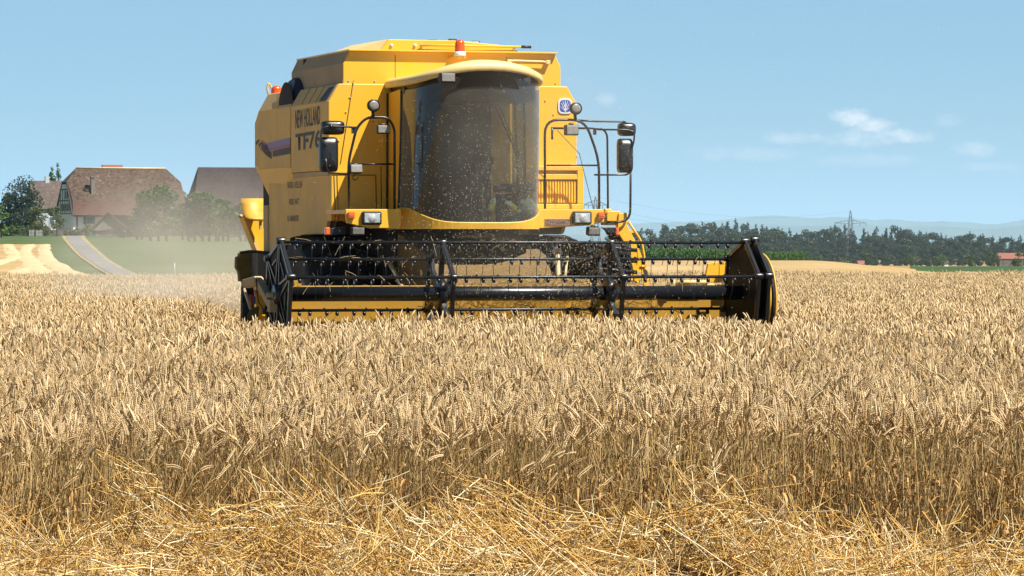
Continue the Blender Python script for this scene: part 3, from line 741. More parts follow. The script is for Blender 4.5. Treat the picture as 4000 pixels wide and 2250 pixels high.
def grain_tank():
    t0 = MB(); w0, w1 = WF + .01, 4.55
    L0 = PL(1340, 312, w0); L1 = PL(1340, 246, w0); L2 = PL(1363, 195, w0); R2_ = PL(2165, 211, w0); R1 = PL(2188, 262, w0); R0 = PL(2190, 327, w0)
    zt = (L2.z + R2_.z) / 2; zm = (L1.z + R1.z) / 2; uo = (R0.x - L0.x) / 2; uc = (R2_.x - L2.x) / 2; cx = (R0.x + L0.x) / 2
    pr = [(-uo, 3.42), (-uo, zm), (-uc, zt), (uc, zt), (uo, zm), (uo, 3.42)]
    t = t0.prism([Vector((cx + a, w0, c)) for a, c in pr], (0, w1 - w0, 0)).build('grain_tank', M['yellow'], root, .01)
    for s in (-1, 1):      # grey-tan side skins
        sk = MB().prism([Vector((cx + s * (uo + .004), a, c)) for a, c in ((w0 + .02, 3.425), (w1, 3.425), (w1, zm), (w0 + .02, zm))], (-s * .006, 0, 0))
        sk.prism([Vector((cx + s * (uo + .004), w0 + .02, zm)), Vector((cx + s * (uo + .004), w1, zm)), Vector((cx + s * (uc + .004), w1, zt)), Vector((cx + s * (uc + .004), w0 + .02, zt))], (-s * .005, 0, -.004)); sk.build('tank_side', M['tan_dark'], t)
    MB().bb(cx - uc - .02, cx + uc + .02, w0 - .06, w0 + .1, zt - .006, zt + .012).build('tank_lip', M['yellow'], t, .003)
    MB().bb(cx - uc - .02, cx - uc + .1, w0 + .1, w1, zt - .006, zt + .012).build('tank_lip', M['cream'], t, .003)
    # folding covers on top, with their bars and the grip rod
    a, b, c_, d = PL(1518, 166, w0 - .02), PL(2008, 176, w0 - .02), PL(2025, 200, w0 - .02), PL(1503, 194, w0 - .02)
    cv = MB(); zz = zt + .012
    A = [Vector((d.x - .05, w0 - .02, zz)), Vector((c_.x, w0 - .02, zz)), Vector((b.x, w0 - .02, zz + .06)), Vector((0, w0 - .02, zz + .115)), Vector((a.x, w0 - .02, zz + .115))]
    cv.prism(A, (0, 1.9, 0)); c0 = cv.build('tank_cover', M['yellow'], root, .006)
    MB().prism([Vector((d.x - .30, w0 + .25, zz)), Vector((d.x - .052, w0 - .015, zz)), Vector((a.x - .004, w0 - .015, zz + .115)), Vector((a.x - .03, w0 + 1.5, zz + .12)), Vector((d.x - .3, w0 + 1.5, zz))][:5], (.004, .004, .004)).build('cover_side', M['cream'], c0)
    rod = MB().tube([PL(1640, 177, w0 - .05), PL(1800, 178, w0 - .06), PL(2036, 183, w0 - .05)], .012, 8).build('cover_rod', M['yellow'], c0)
    MB().tube([PL(2036, 183, w0 - .05), PL(2074, 184, w0 - .05)], .016, 8).build('grip', M['plastic'], rod)
    for px, py in ((1529, 177), (1621, 177), (1648, 178), (2008, 192)):
        MB().lathe([(0, -.016), (.016, -.014), (.018, 0)], PL(px, py, w0 - .025), (0, 1, 0), 10).build('bolt', M['white'], c0)
    for px, py in ((1690, 163), (1768, 160), (1858, 168)):
        p = PL(px, py, w0 + .3); MB().box(p, (.09, .05, .05)).build('cover_clip', M['plastic'], c0, .008)
    MB().tube([PL(1672, 167, w0 + .28), PL(1870, 168, w0 + .28)], .018, 6).build('cover_hinge', M['rim'], c0)
    
    for x in (.62, -.66): MB().box((cx + x, w0 - .001, 3.59), (.005, .004, .32)).build('panel_seam', M['dark'], t)
    for k in range(9):
        MB().lathe([(0, -.007), (.008, -.006), (.010, 0)], (cx - uo + .06 + k * (uo * 2 - .12) / 8, w0, 3.46), (0, 1, 0), 8).build('bolt', M['rim'], t)
    # grab bar on the front
    g = MB().tube([PL(1992, 238, w0 - .05), PL(2010, 237, w0 - .05), PL(2120, 241, w0 - .05), PL(2132, 243, w0 - .05)], .013, 8); 
    g.box(PL(1988, 240, w0 - .03), (.05, .06, .045)); g.box(PL(2139, 243, w0 - .03), (.05, .06, .045)); g.build('grab_bar', M['cream'], t, .004)
    # short black standpipe behind the tank's left corner
    p = PU(1196, 344, -1.2); MB().tube([p, p + Vector((0, 0, .14))], .03, 10).tube([p + Vector((0, 0, .12)), p + Vector((0, 0, .33))], .036, 12).build('standpipe', M['plastic'], root)
M['tan_dark'] = paint('grey_tan_tank_side', (.42, .31, .18), dustcol=(.34, .28, .21), dust=.8, up=.3, rough=.7)
grain_tank()

def plan(hw, w_end, w_mid, w_front, n=26):
    """rounded plan outline from left end round the front to the right end (superellipse)"""
    out = []
    for i in range(n + 1):
        t = math.pi * i / n; c, s = -math.cos(t), math.sin(t)
        e = 2 / 3.0
        u = hw * math.copysign(abs(c) ** e, c); ww = w_mid - (w_mid - w_front) * abs(s) ** e
        out.append((u, ww))
    return [(-hw, w_end)] + out + [(hw, w_end)]
def cab():
    PL = lambda a, b, c: PLr(a, b, c) + Vector((.045, 0, 0))

    cb = empty('cab', (-.045, 0, 0), 0, root)
    drop = lambda u: .15 * (abs(u) / .775) ** 2.2
    gp = plan(.72, 1.72, 1.45, .86)
    ztop = lambda u: 3.47 - drop(u)
    zbot = lambda u: 1.895 + .14 * (abs(u) / .72) ** 5
    rings = []
    for k in range(9):
        t = k / 8; sc_ = 1.0 - .035 * t; bul = .02 * math.sin(t * math.pi)
        rings.append([Vector((u * sc_, w_ - bul - .15 * t * (1 if w_ < 1.6 else .3), (zbot(u) - .04) * (1 - t) + ztop(u) * t)) for u, w_ in gp])
    MB().loft(rings, False, True).build('windscreen', M['glass'], cb)
    # black edge strips of the glass
    for i in (0, -1):
        MB().tube([r_[i] + Vector((0, .01, 0)) for r_ in rings], .016, 6).build('window_seal', M['plastic'], cb)
    # sill below the glass
    sp = plan(.74, 1.72, 1.45, .835); inn = plan(.69, 1.72, 1.45, .90)
    o_t = [Vector((u, w_, zbot(u))) for u, w_ in sp]; o_b = [Vector((u, w_ + .01, 1.83)) for u, w_ in sp]
    i_t = [Vector((u, w_, zbot(u) - .004)) for u, w_ in inn]; i_b = [Vector((u, w_, 1.83)) for u, w_ in inn]
    o_m = [Vector((u * .995, w_ + .004, zbot(u) + .008)) for u, w_ in sp]
    MB().loft([i_t, o_m, o_t, o_b, i_b], False, False).build('sill', M['yellow'], cb)
    fl = [Vector((u * .98, w_ + .02, 1.84)) for u, w_ in gp]; MB().prism(fl, (0, 0, .03)).build('floor', M['dark'], cb)
    # roof: rolled lip and shallow dome
    rp = plan(.75, 2.28, 1.50, .62, 34)
    ctr = Vector((0, 1.45, 0))
    def ring(k, z, dz=1.0):
        out = []
        for u, w_ in rp:
            v = Vector((u * k, 1.45 + (w_ - 1.45) * (k if w_ < 1.45 else 1), 0)); v.z = z - drop(u) * dz; out.append(v)
        return out
    MB().loft([ring(.93, 3.535), ring(.985, 3.52), ring(1.0, 3.535), ring(1.0, 3.575), ring(.985, 3.60), ring(.93, 3.625), ring(.80, 3.645), ring(.4, 3.66), ring(.02, 3.665)], False, True).build('roof', M['cream'], cb)
    MB().loft([ring(.94, 3.53), ring(.90, 3.50), ring(.90, 3.36), ring(.6, 3.34), ring(.02, 3.34)], False, True).build('roof_lining', M['plastic'], cb)
    # rear wall, left pillar and door edge, right side window
    MB().bb(-.60, .45, 2.12, 2.17, 1.86, 3.36).build('rear_wall', M['trim'], cb)
    pl = [Vector((-.722, 1.735, 1.88)), Vector((-.716, 2.19, 1.88)), Vector((-.71, 2.19, 3.33)), Vector((-.70, 1.735, 3.36))]
    pi = MB().prism(pl, (.03, 0, 0)).build('door', M['yellow'], cb, .006)
    MB().tube([Vector((-.724, 2.185, 1.9)), Vector((-.716, 2.185, 3.33))], .014, 6).build('door_seal', M['plastic'], pi)
    MB().prism([Vector((-.742, 1.74, 1.83)), Vector((-.735, 2.19, 1.83)), Vector((-.735, 2.19, 1.93)), Vector((-.742, 1.74, 2.03))], (.03, 0, 0)).build('door_sill', M['yellow'], cb)
    MB().prism([Vector((.72, 1.73, 1.90)), Vector((.715, 2.19, 1.90)), Vector((.71, 2.19, 3.32)), Vector((.70, 1.73, 3.33))], (-.006, 0, 0)).build('side_window', M['glass'], cb)
    # hinge block at the top left of the glass, clamp at the right
    p = PL(1583, 350, 1.6); MB().box(p, (.045, .06, .09)).build('hinge', M['plastic'], cb, .006)
    p = PL(2084, 360, 1.55); MB().box(p, (.035, .05, .085)).build('hinge', M['plastic'], cb, .006)
    # roof work lamps behind the glass line
    for (x0, x1, y0, y1, ww) in ((1725, 1777, 287, 319, .66), (2025, 2072, 289, 325, .78)):
        a, b = PL(x0, y0, ww), PL(x1, y1, ww); c = (a + b) / 2
        h = MB().box(c + Vector((0, .05, 0)), (abs(b.x - a.x) + .02, .1, abs(a.z - b.z) + .02)).build('roof_lamp', M['plastic'], cb, .01)
        MB().box(c - Vector((0, .004, 0)), (abs(b.x - a.x) - .005, .012, abs(a.z - b.z) - .005)).build('lens', M['lamp_grey'], h, .004)
    # wipers
    wp = MB().tube([PL(1880, 305, .80), PL(1945, 440, .80), PL(2019, 600, .86)], .010, 6).tube([PL(1902, 305, .80), PL(1962, 440, .80), PL(2022, 590, .86)], .006, 6).tube([PL(2007, 372, .90), PL(2020, 600, .88), PL(2024, 818, .88)], .010, 6).box(PL(2020, 600, .87), (.05, .03, .06)).build('wiper', M['plastic'], cb)
    # driver's seat, steering column and wheel
    s = MB(); s.box((0, 1.72, 2.35), (.5, .5, .14)); s.box((0, 1.98, 2.75), (.5, .14, .75), Matrix.Rotation(R(-8), 3, 'X')); s.box((0, 2.0, 3.18), (.28, .1, .2)); s.box((0, 1.75, 2.08), (.34, .36, .4)); s.build('seat', M['seat'], cb, .05, 3)
    s = MB().tube([(0.0, 1.12, 1.88), (0.0, 1.22, 2.55)], .06, 10).build('steering_column', M['plastic'], cb)
    MB().tube([Vector((.2 * math.cos(a), 1.24 + .06 * math.sin(a), 2.58 + .19 * math.sin(a) * .5)) for a in np.linspace(0, 6.283, 25)], .016, 6).build('steering_wheel', M['plastic'], s)
    k = MB().box((.50, 1.42, 2.28), (.30, .62, .09)).box((.50, 1.45, 2.02), (.26, .5, .4)).build('console', M['blue_dark'], cb, .02)
    MB().tube([(.42, 1.15, 2.33), (.42, 1.10, 2.48)], .015, 6).build('lever', M['white'], k)
    return cb
cab_o = cab()

def worklamp(px, py, wpx, hpx, w_, name='work_lamp', tilt=0, dx=0.0):
    c = PL(px, py, w_); a, b = wpx / 361, hpx / 361
    rot = Matrix.Rotation(R(tilt), 3, 'X')
    h = MB().box(c + Vector((0, .045, 0)), (a, .09, b), rot).box(c + Vector((0, .05, b * .55)), (a * .35, .05, b * .3)).build(name, M['plastic'], root, .012)
    MB().box(c + rot @ Vector((0, -.003, 0)), (a * .88, .012, b * .82), rot).build('lens', M['lamp_grey'], h, .006)
def platforms():
    yw = 1.32
    for s in (-1, 1):
        if s < 0: pts = [(1350, 817), (1566, 817), (1566, 892), (1440, 891), (1355, 871)]
        else: pts = [(2100, 818), (2359, 818), (2359, 867), (2306, 881), (2100, 892)]
        p = MB().prism([PL(a, b, yw) for a, b in pts], (0, .05, 0))
        u0, u1 = PL(pts[0][0], 817, yw).x, PL(pts[1][0], 817, yw).x
        z = PL(pts[0][0], 817, yw).z
        p.bb(min(u0, u1) + .01, max(u0, u1) - .01, yw + .05, WF - .005, z - .05, z - .005)
        o = p.build('walkway', M['yellow'], root, .006)
        hx, hy = (1449.5, 852) if s < 0 else (2270.5, 851.5)
        c = PL(hx, hy, yw)
        h = MB().box(c + Vector((0, -.02, 0)), (.22, .06, .145)).build('headlight', M['plastic'], root, .02, 3)
        MB().box(c + Vector((0, -.048, 0)), (.175, .016, .105)).build('lens', M['lamp_glass'], h, .008)
        MB().lathe([(0, -.012), (.035, -.008), (.05, 0)], c + Vector((0, -.056, 0)), (0, 1, 0), 20).build('reflector', M['lamp_glass'], h)
        ix, iy = (1370, 841) if s < 0 else (2345, 842)
        c = PL(ix, iy, yw); i_ = MB().box(c + Vector((0, -.02, 0)), (.078, .05, .074)).build('indicator', M['amber'], root, .014, 3)
        MB().box(c + Vector((0, -.046, .0)), (.05, .006, .012)).build('indicator_rib', M['amber'], i_)
        # low marker lamp on its arm
        if s < 0:
            a = PL(1290, 892, 1.5); b = PL(1352, 915, 1.5); MB().prism([a, PL(1352, 884, 1.5), b, PL(1296, 919, 1.5)], (0, .05, 0)).build('lamp_bracket', M['plastic'], root, .004)
            MB().box(PL(1278, 903, 1.49), (.055, .06, .086)).build('marker_lamp', M['amber'], root, .012)
            worklamp(1400, 902, 52, 32, 1.30, tilt=10)
        else:
            MB().prism([PL(2350, 888, 1.5), PL(2404, 888, 1.5), PL(2402, 916, 1.5), PL(2380, 912, 1.5)], (0, .05, 0)).build('lamp_bracket', M['plastic'], root, .004)
            MB().box(PL(2409, 905, 1.49), (.04, .06, .09)).build('marker_lamp', M['amber'], root, .012)
            worklamp(2322, 903, 52, 34, 1.30, tilt=10)
    # number plate
    a, b = PL(2128, 854, yw - .004), PL(2228, 882, yw - .004)
    c = (a + b) / 2; pl = MB().box(c, (b.x - a.x, .008, a.z - b.z)).build('number_plate', M['plate'], root, .004)
    text('ZH·50467', 'plate_number', M['decal'], pl, lambda s_, t_: Vector((a.x + .012 + (b.x - a.x - .024) * s_, yw - .0095, b.z + .014 + (a.z - b.z - .028) * t_)))

def text(body_, name, mat, parent, fn, bold=0.0):
    """a lettering mesh mapped by fn(s, t) over its own unit box"""
    cu = bpy.data.curves.new(name, 'FONT'); cu.body = body_; cu.size = 1; cu.offset = bold; cu.resolution_u = 3
    o = bpy.data.objects.new(name, cu); COL.objects.link(o)
    dg = bpy.context.evaluated_depsgraph_get(); me = bpy.data.meshes.new_from_object(o.evaluated_get(dg))
    bpy.data.objects.remove(o); bpy.data.curves.remove(cu)
    co = np.array([v.co[:] for v in me.vertices]); lo, hi_ = co.min(0), co.max(0)
    for v in me.vertices: v.co = fn((v.co.x - lo[0]) / (hi_[0] - lo[0]), (v.co.y - lo[1]) / (hi_[1] - lo[1]))
    me.update(); me.materials.clear(); me.materials.append(mat); me.name = name
    ob = bpy.data.objects.new(name, me); COL.objects.link(ob); ob.parent = parent; return ob
platforms()

def decals():
    def side(px0, py0, px1, py1, px2, py2, u=-HW - .0035):
        """lettering box on the left flank: lower-left, lower-right and upper-left photo pixels"""
        a, b, c = PU(px0, py0, u), PU(px1, py1, u), PU(px2, py2, u)
        return lambda s, t: Vector((u, a.y + (b.y - a.y) * s, a.z + (c.z - a.z) * t + (b.z - a.z) * s))
    hood = next(o for o in root.children if o.name.startswith('side_hood')); rear = next(o for o in root.children if o.name.startswith('rear_hood'))
    text('NEW HOLLAND', 'maker_lettering', M['decal'], hood, side(1153, 504, 1250, 486, 1153, 431), .012)
    text('TF76', 'model_lettering', M['decal'], hood, side(1154, 591, 1252, 576, 1154, 522), .03)
    fl = next(o for o in root.children if o.name.startswith('flank_panel'))
    text('BADER', 'owner_lettering', M['decal'], fl, side(1123, 735, 1144, 734.3, 1123, 711, -1.3935))
    text('u', 'owner_lettering', M['decal'], fl, side(1147, 734, 1150, 734, 1147, 722, -1.3935))
    text('KELLER', 'owner_lettering', M['decal'], fl, side(1153, 734, 1180, 733, 1153, 710, -1.3935))
    text('8105', 'owner_lettering', M['decal'], fl, side(1130, 800, 1146, 799.5, 1130, 777, -1.3935))
    text('WATT', 'owner_lettering', M['decal'], fl, side(1150, 799.5, 1168, 799, 1150, 776, -1.3935))
    text('01-8404078', 'owner_lettering', M['decal'], fl, side(1122, 866, 1165, 865, 1122, 842, -1.3935))
    u = -HW - .0025
    def band(pts, mat, nm): MB().prism([PU(a, b, u) for a, b in pts], (.002, 0, 0)).build(nm, mat, rear)
    band([(1036, 561), (1133, 537), (1133, 561), (1036, 583)], M['decal_purple'], 'stripe')
    band([(1036, 583.5), (1133, 561.5), (1133, 573), (1036, 595)], M['decal_red'], 'stripe')
    band([(1065, 590), (1133, 573.5), (1133, 601), (1065, 613)], M['decal'], 'stripe')
    for k in range(15):
        t = k / 14; x = 998 + 62 * t ** .62; y0 = 546 + 52 * t ** .7; h = 22 + 6 * math.sin(t * 3)
        wd = 4.5 * (1 - t) ** 1.2 + 1.2; sl = 9 * (1 - t) ** 1.5
        band([(x, y0 + 8), (x + wd + sl, y0 - 2), (x + wd + sl + 1, y0 + 4), (x + wd, y0 + h - 6), (x + 2, y0 + h)] if k < 2 else [(x + sl, y0 - 1), (x + wd + sl, y0 - 2), (x + wd, y0 + h), (x, y0 + h + 1)], M['decal'], 'stripe_tick')
        if 0 < k < 9: band([(x + wd + sl - 1, y0 - 6), (x + wd + sl + 4, y0 - 8), (x + wd + sl + 2, y0 + 2), (x + wd + sl - 2, y0 + 4)], M['decal_red'], 'stripe_tick')
    # leaf emblem on the right of the front panel
    c = PL(2207, 414, WF - .002); sq = lambda hw, hh, y, n=32: [Vector((c.x + hw * math.copysign(abs(math.cos(a)) ** .55, math.cos(a)), y, c.z + hh * math.copysign(abs(math.sin(a)) ** .55, math.sin(a)))) for a in np.linspace(0, 2 * math.pi, n, endpoint=False)]
    em = MB().prism(sq(.082, .086, WF - .012), (0, .014, 0)).build('emblem', M['emblem_white'], root)
    MB().prism(sq(.064, .068, WF - .0145), (0, .002, 0)).build('emblem_field', M['blue'], em)
    vein = MB(); y = WF - .0155
    def bar(x0, z0, x1, z1, wd):
        d = Vector((x1 - x0, 0, z1 - z0)).normalized(); n = Vector((-d.z, 0, d.x)) * wd / 2
        a, b = Vector((c.x + x0, y, c.z + z0)), Vector((c.x + x1, y, c.z + z1)); vein.prism([a - n, b - n * .6, b + n * .6, a + n], (0, .001, 0))
    bar(0, -.07, 0, .066, .011)
    for s in (-1, 1):
        bar(0, -.055, s * .046, .03, .008); bar(0, -.02, s * .032, .06, .008); bar(0, -.055, s * .06, -.006, .006)
    vein.build('emblem_leaf', M['emblem_white'], em)
decals()

def beacons():
    c = PL(1796, 216, 2.0)
    b = MB().lathe([(0, 0), (.062, 0), (.066, .01), (.064, .045), (.056, .05), (0, .052)], c - Vector((0, 0, .01)), (0, 0, 1), 24).build('beacon', M['white'], root)
    MB().lathe([(.055, 0), (.056, .06), (.052, .10), (.040, .125), (.02, .135), (0, .137)], c + Vector((0, 0, .035)), (0, 0, 1), 24).build('beacon_lens', M['orange'], b)
    MB().bb(c.x - .07, c.x + .07, 2.0, WF + .02, c.z - .03, c.z - .012).tube([c + Vector((-.03, 0, -.01)), c + Vector((-.03, .05, -.12))], .006, 6).build('beacon_mount', M['yellow'], b)
    MB().box(PL(1866, 240, 1.9), (.045, .04, .03)).build('roof_knob', M['plastic'], root, .006)
    c = PU(1080, 382, -1.2)
    b = MB().lathe([(0, 0), (.06, 0), (.064, .015), (0, .02)], c, (0, 0, 1), 20).build('beacon', M['plastic'], root)
    MB().lathe([(.062, 0), (.062, .07), (.055, .105), (.03, .125), (0, .128)], c + Vector((0, 0, .015)), (0, 0, 1), 20).build('beacon_lens', M['orange'], b)
    g = PU(1052, 384, -1.25); MB().tube(arc([g, g + Vector((-.03, 0, .12)), g + Vector((-.01, 0, .19)), g + Vector((.03, 0, .12)), g + Vector((.03, 0, 0))], .04), .010, 6).build('beacon_guard', M['yellow'], b)
beacons()

def rails():
    yw = 1.40; r_ = .0145
    P3 = lambda pts, ww=yw, rad=.09: arc([PL(a, b, ww) for a, b in pts], rad)
    l = MB(); l.tube(P3([(1364, 816), (1361, 632), (1393, 499), (1432, 458), (1515, 458), (1541, 500), (1541, 816)], rad=.10), r_, 8)
    l.tube([PL(1368, 641, yw), PL(1541, 641, yw)], .010, 6); l.build('handrail', M['black'], root)
    r = MB(); r.tube(P3([(2129, 816), (2128, 468), (2285, 468), (2340, 624), (2340, 816)], rad=.16), r_, 8)
    r.tube([PL(2135, 646, yw), PL(2338, 646, yw)], .010, 6); r.build('handrail', M['black'], root)
    MB().tube(P3([(2157, 501), (2372, 501), (2375, 822)], 1.75, .12), .012, 8).tube([PL(2157, 496, 1.75), PL(2157, 545, 1.75)], .012, 6).box(PL(2323, 515, 1.74), (.028, .04, .065)).build('handrail', M['black'], root)
    MB().tube([PL(2177, 509, 1.9), PL(2263, 600, 1.9), PL(2318, 818, 1.6)], .004, 5).build('cable', M['plastic'], root)
    MB().tube(P3([(2464, 600), (2462, 866), (2362, 868)], 1.5, .16), .0135, 8).build('ladder_rail', M['black'], root)
    # mirrors on their arms
    def mirror(name, x0, x1, y0, y1, ww, rnd):
        a, b = PL(x0, y0, ww), PL(x1, y1, ww); c = (a + b) / 2; wd, h = b.x - a.x, a.z - b.z
        # shell seen from the front: pillow shaped back
        ring = lambda k, y: [Vector((c.x + wd / 2 * k * math.copysign(abs(math.cos(t)) ** rnd, math.cos(t)), c.y + y, c.z + h / 2 * k * math.copysign(abs(math.sin(t)) ** rnd, math.sin(t)))) for t in np.linspace(0, 2 * math.pi, 36, endpoint=False)]
        o = MB().loft([ring(1, .05), ring(1.0, 0), ring(.93, -.03), ring(.6, -.05), ring(.05, -.055)], True, True).build(name, M['mirror_back'], root)
        MB().prism(ring(.93, .051), (0, .004, 0)).build('mirror_glass', M['mirror_face'], o); return o
    mirror('mirror', 1257, 1346, 471, 527, 1.35, .45); mirror('mirror', 1249, 1321, 535, 672, 1.35, .3)
    mirror('mirror', 2417, 2483, 479, 532, 1.5, .5); mirror('mirror', 2414, 2472, 541, 675, 1.5, .3)
    MB().tube(arc([PL(1392, 505, 1.38), PL(1372, 496, 1.33), PL(1290, 493, 1.28), PL(1256, 500, 1.28), PL(1252, 545, 1.29), PL(1272, 570, 1.29)], .06), .010, 8).box(PL(1383, 508, 1.38), (.05, .05, .075)).lathe([(0, -.02), (.025, -.015), (.028, .01)], PL(1293, 494, 1.27), (0, 1, 0), 12).build('mirror_arm', M['black'], root)
    MB().tube(arc([PL(1272, 620, 1.29), PL(1278, 674, 1.31), PL(1362, 681, 1.38)], .06), .010, 8).build('mirror_brace', M['black'], root)
    MB().tube(arc([PL(2255, 470, 1.42), PL(2330, 474, 1.46), PL(2435, 475, 1.5), PL(2452, 482, 1.46)], .05), .011, 8).tube(arc([PL(2332, 506, 1.44), PL(2450, 507, 1.45), PL(2478, 515, 1.43), PL(2477, 550, 1.44), PL(2468, 580, 1.44)], .05), .010, 8).build('mirror_arm', M['black'], root)
    MB().tube(arc([PL(2322, 683, 1.42), PL(2450, 683, 1.5), PL(2462, 668, 1.52)], .05), .010, 8).build('mirror_brace', M['black'], root)
    # round spot lamps on top of the rails
    for (px, py, qx, qy) in ((1458, 412, 1458, 458), (2248, 424, 2248, 468)):
        c = PL(px, py, yw - .02); ax = Vector((-.1, 1, .05))
        s = MB().lathe([(.058, -.03), (.068, -.028), (.069, 0), (.060, .04), (.03, .075), (0, .08)], c, ax, 28).tube([c + Vector((0, .02, -.06)), PL(qx, qy, yw)], .018, 8).build('spot_lamp', M['plastic'], root)
        MB().lathe([(0, -.034), (.03, -.032), (.056, -.026), (.057, -.02)], c, ax, 28).build('lens', M['lamp_grey'], s)
    worklamp(1500, 505, 54, 34, yw - .03); worklamp(1393, 660, 52, 33, yw - .06, tilt=-12); worklamp(2236, 508, 54, 42, yw - .03)
    MB().tube(arc([PL(1385, 680, yw), PL(1375, 700, yw), PL(1392, 705, yw), PL(1400, 690, yw)], .03), .005, 5).tube(arc([PL(1455, 465, yw), PL(1458, 480, yw), PL(1462, 466, yw)], .02), .004, 5).tube(arc([PL(1484, 466, yw), PL(1478, 480, yw), PL(1490, 494, yw)], .03), .004, 5).build('cable', M['plastic'], root)
M['mirror_face'] = pmat('mirror_face', (.7, .72, .75), .05, metal=1.0)
rails()

def wheel(u, w_, rad, wd, name, rimr, lugs=20):
    wr = empty(name, (u, w_, rad), 0, root)
    h = wd / 2
    t = MB().lathe([(rimr, -h * .8), (rad * .82, -h), (rad * .93, -h * .95), (rad * .965, -h * .75), (rad * .972, 0), (rad * .965, h * .75), (rad * .93, h * .95), (rad * .82, h), (rimr, h * .8)], (0, 0, 0), (1, 0, 0), 56)
    for s in (-1, 1):
        for k in range(lugs):
            a0 = 2 * math.pi * (k + (.25 if s > 0 else -.25)) / lugs; pr = []
            for j in range(5):
                q = j / 4; a = a0 + .30 * q * (1 - .25 * q); x = s * h * (.02 + .97 * q); rr = rad * (.985 - (.03 if j == 4 else 0)); pr.append((x, a, rr))
            ringsl = []
            for x, a, rr in pr:
                c, sn = math.cos(a), math.sin(a); hw = .045 / rad; ri = rr - .06 * rad
                ringsl.append([Vector((x, math.cos(a - hw) * ri, math.sin(a - hw) * ri)), Vector((x, math.cos(a - hw * .6) * rr * 1.012, math.sin(a - hw * .6) * rr * 1.012)), Vector((x, math.cos(a + hw * .6) * rr * 1.012, math.sin(a + hw * .6) * rr * 1.012)), Vector((x, math.cos(a + hw) * ri, math.sin(a + hw) * ri))])
            t.loft(ringsl, True, False, True)
    t.build('tyre', M['rubber'], wr, 0)
    MB().lathe([(rimr, -h * .8), (rimr * .95, -h * .7), (rimr * .85, -h * .45), (rimr * .3, -h * .4), (.1, -h * .6), (0, -h * .6)], (0, 0, 0), (1, 0, 0), 32).lathe([(rimr, h * .8), (rimr * .95, h * .7), (rimr * .85, h * .45), (rimr * .3, h * .4), (.1, h * .6), (0, h * .6)], (0, 0, 0), (1, 0, 0), 32).build('rim', M['rim'], wr)
    return wr
for s in (-1, 1): wheel(s * 1.27, 3.02, .89, .72, 'drive_wheel', .42)
for s in (-1, 1): wheel(s * 1.30, 6.05, .65, .42, 'rear_wheel', .34, 16).rotation_euler.z = R(-12)

def side_gear():
    # chaff spreader hood hanging at the rear left
    w0 = 6.9; prof = [(940, 777), (941, 800), (947, 830), (958, 850), (975, 858)]; rights = [(1030, 777), (1031, 800), (1032, 830), (1032, 850), (1032, 858)]
    sh = []
    for (a, b), (c, d), y in zip(prof, rights, (0, .04, .10, .2, .34)): sh.append([PL(a, b, w0 - y), PL((a + c) / 2, b, w0 - y - .02), PL(c, d, w0 - y)])
    h = MB().loft(sh, False, True).build('spreader_hood', M['yellow_worn'], root)
    md = h.modifiers.new('solid', 'SOLIDIFY'); md.thickness = .012
    MB().prism([PL(936, 843, w0 - .1), PL(950, 846, w0 - .1), PL(1003, 978, w0 - .1), PL(1016, 980, w0 - .1), PL(1016, 975, w0 - .1), PL(958, 842, w0 - .1)], (0, .25, 0)).build('hood_side_plate', M['yellow_dusty'], h)
    MB().prism([PL(960, 850, w0 + .1), PL(1031, 850, w0 + .1), PL(1031, 985, w0 + .1), PL(1010, 985, w0 + .1)], (0, .05, 0)).build('hood_back', M['yellow'], h)
    MB().tube([PL(935, 842, w0 - .2), PL(946, 846, w0 - .2)], .02, 8).tube([PL(955, 860, w0 - .2), PL(1030, 862, w0 - .25)], .006, 6).box(PL(1018, 880, w0 - .2), (.03, .05, .1)).build('hood_latch', M['tan'], h)
    # straw chopper housing low at the rear left
    MB().prism([PL(925, 1004, 5.5), PL(938, 1000, 5.5), PL(934, 990, 5.5), PL(1006, 984, 5.5), PL(1006, 1090, 5.5), PL(938, 1100, 5.5), PL(934, 1062, 5.5), PL(924, 1045, 5.5)], (0, .12, 0)).build('chopper_housing', M['olive_yellow'], root, .01)
    MB().prism([PL(1005, 988, 5.2), PL(1075, 986, 5.2), PL(1072, 1080, 5.2), PL(1006, 1086, 5.2)], (0, .3, 0)).build('tool_box', M['greybox'], root, .01)
    MB().tube([PL(936, 988, 5.3), PL(975, 982, 5.3), PL(1015, 984, 5.2), PL(1060, 989, 5.1)], .018, 6).build('drip_rail', M['plastic'], root)
M['yellow_worn'] = paint('worn_yellow_paint', (.72, .39, .03), dustcol=(.20, .13, .08), dust=.7, up=.15, rough=.45)  # duller yellow with broad blotches of dirt
M['olive_yellow'] = pmat('grimy_yellow', (.22, .15, .03), .7, var=.5, vscale=3)
M['greybox'] = pmat('grey_galvanised_box', (.20, .185, .17), .6, var=.35, vscale=4)
side_gear()

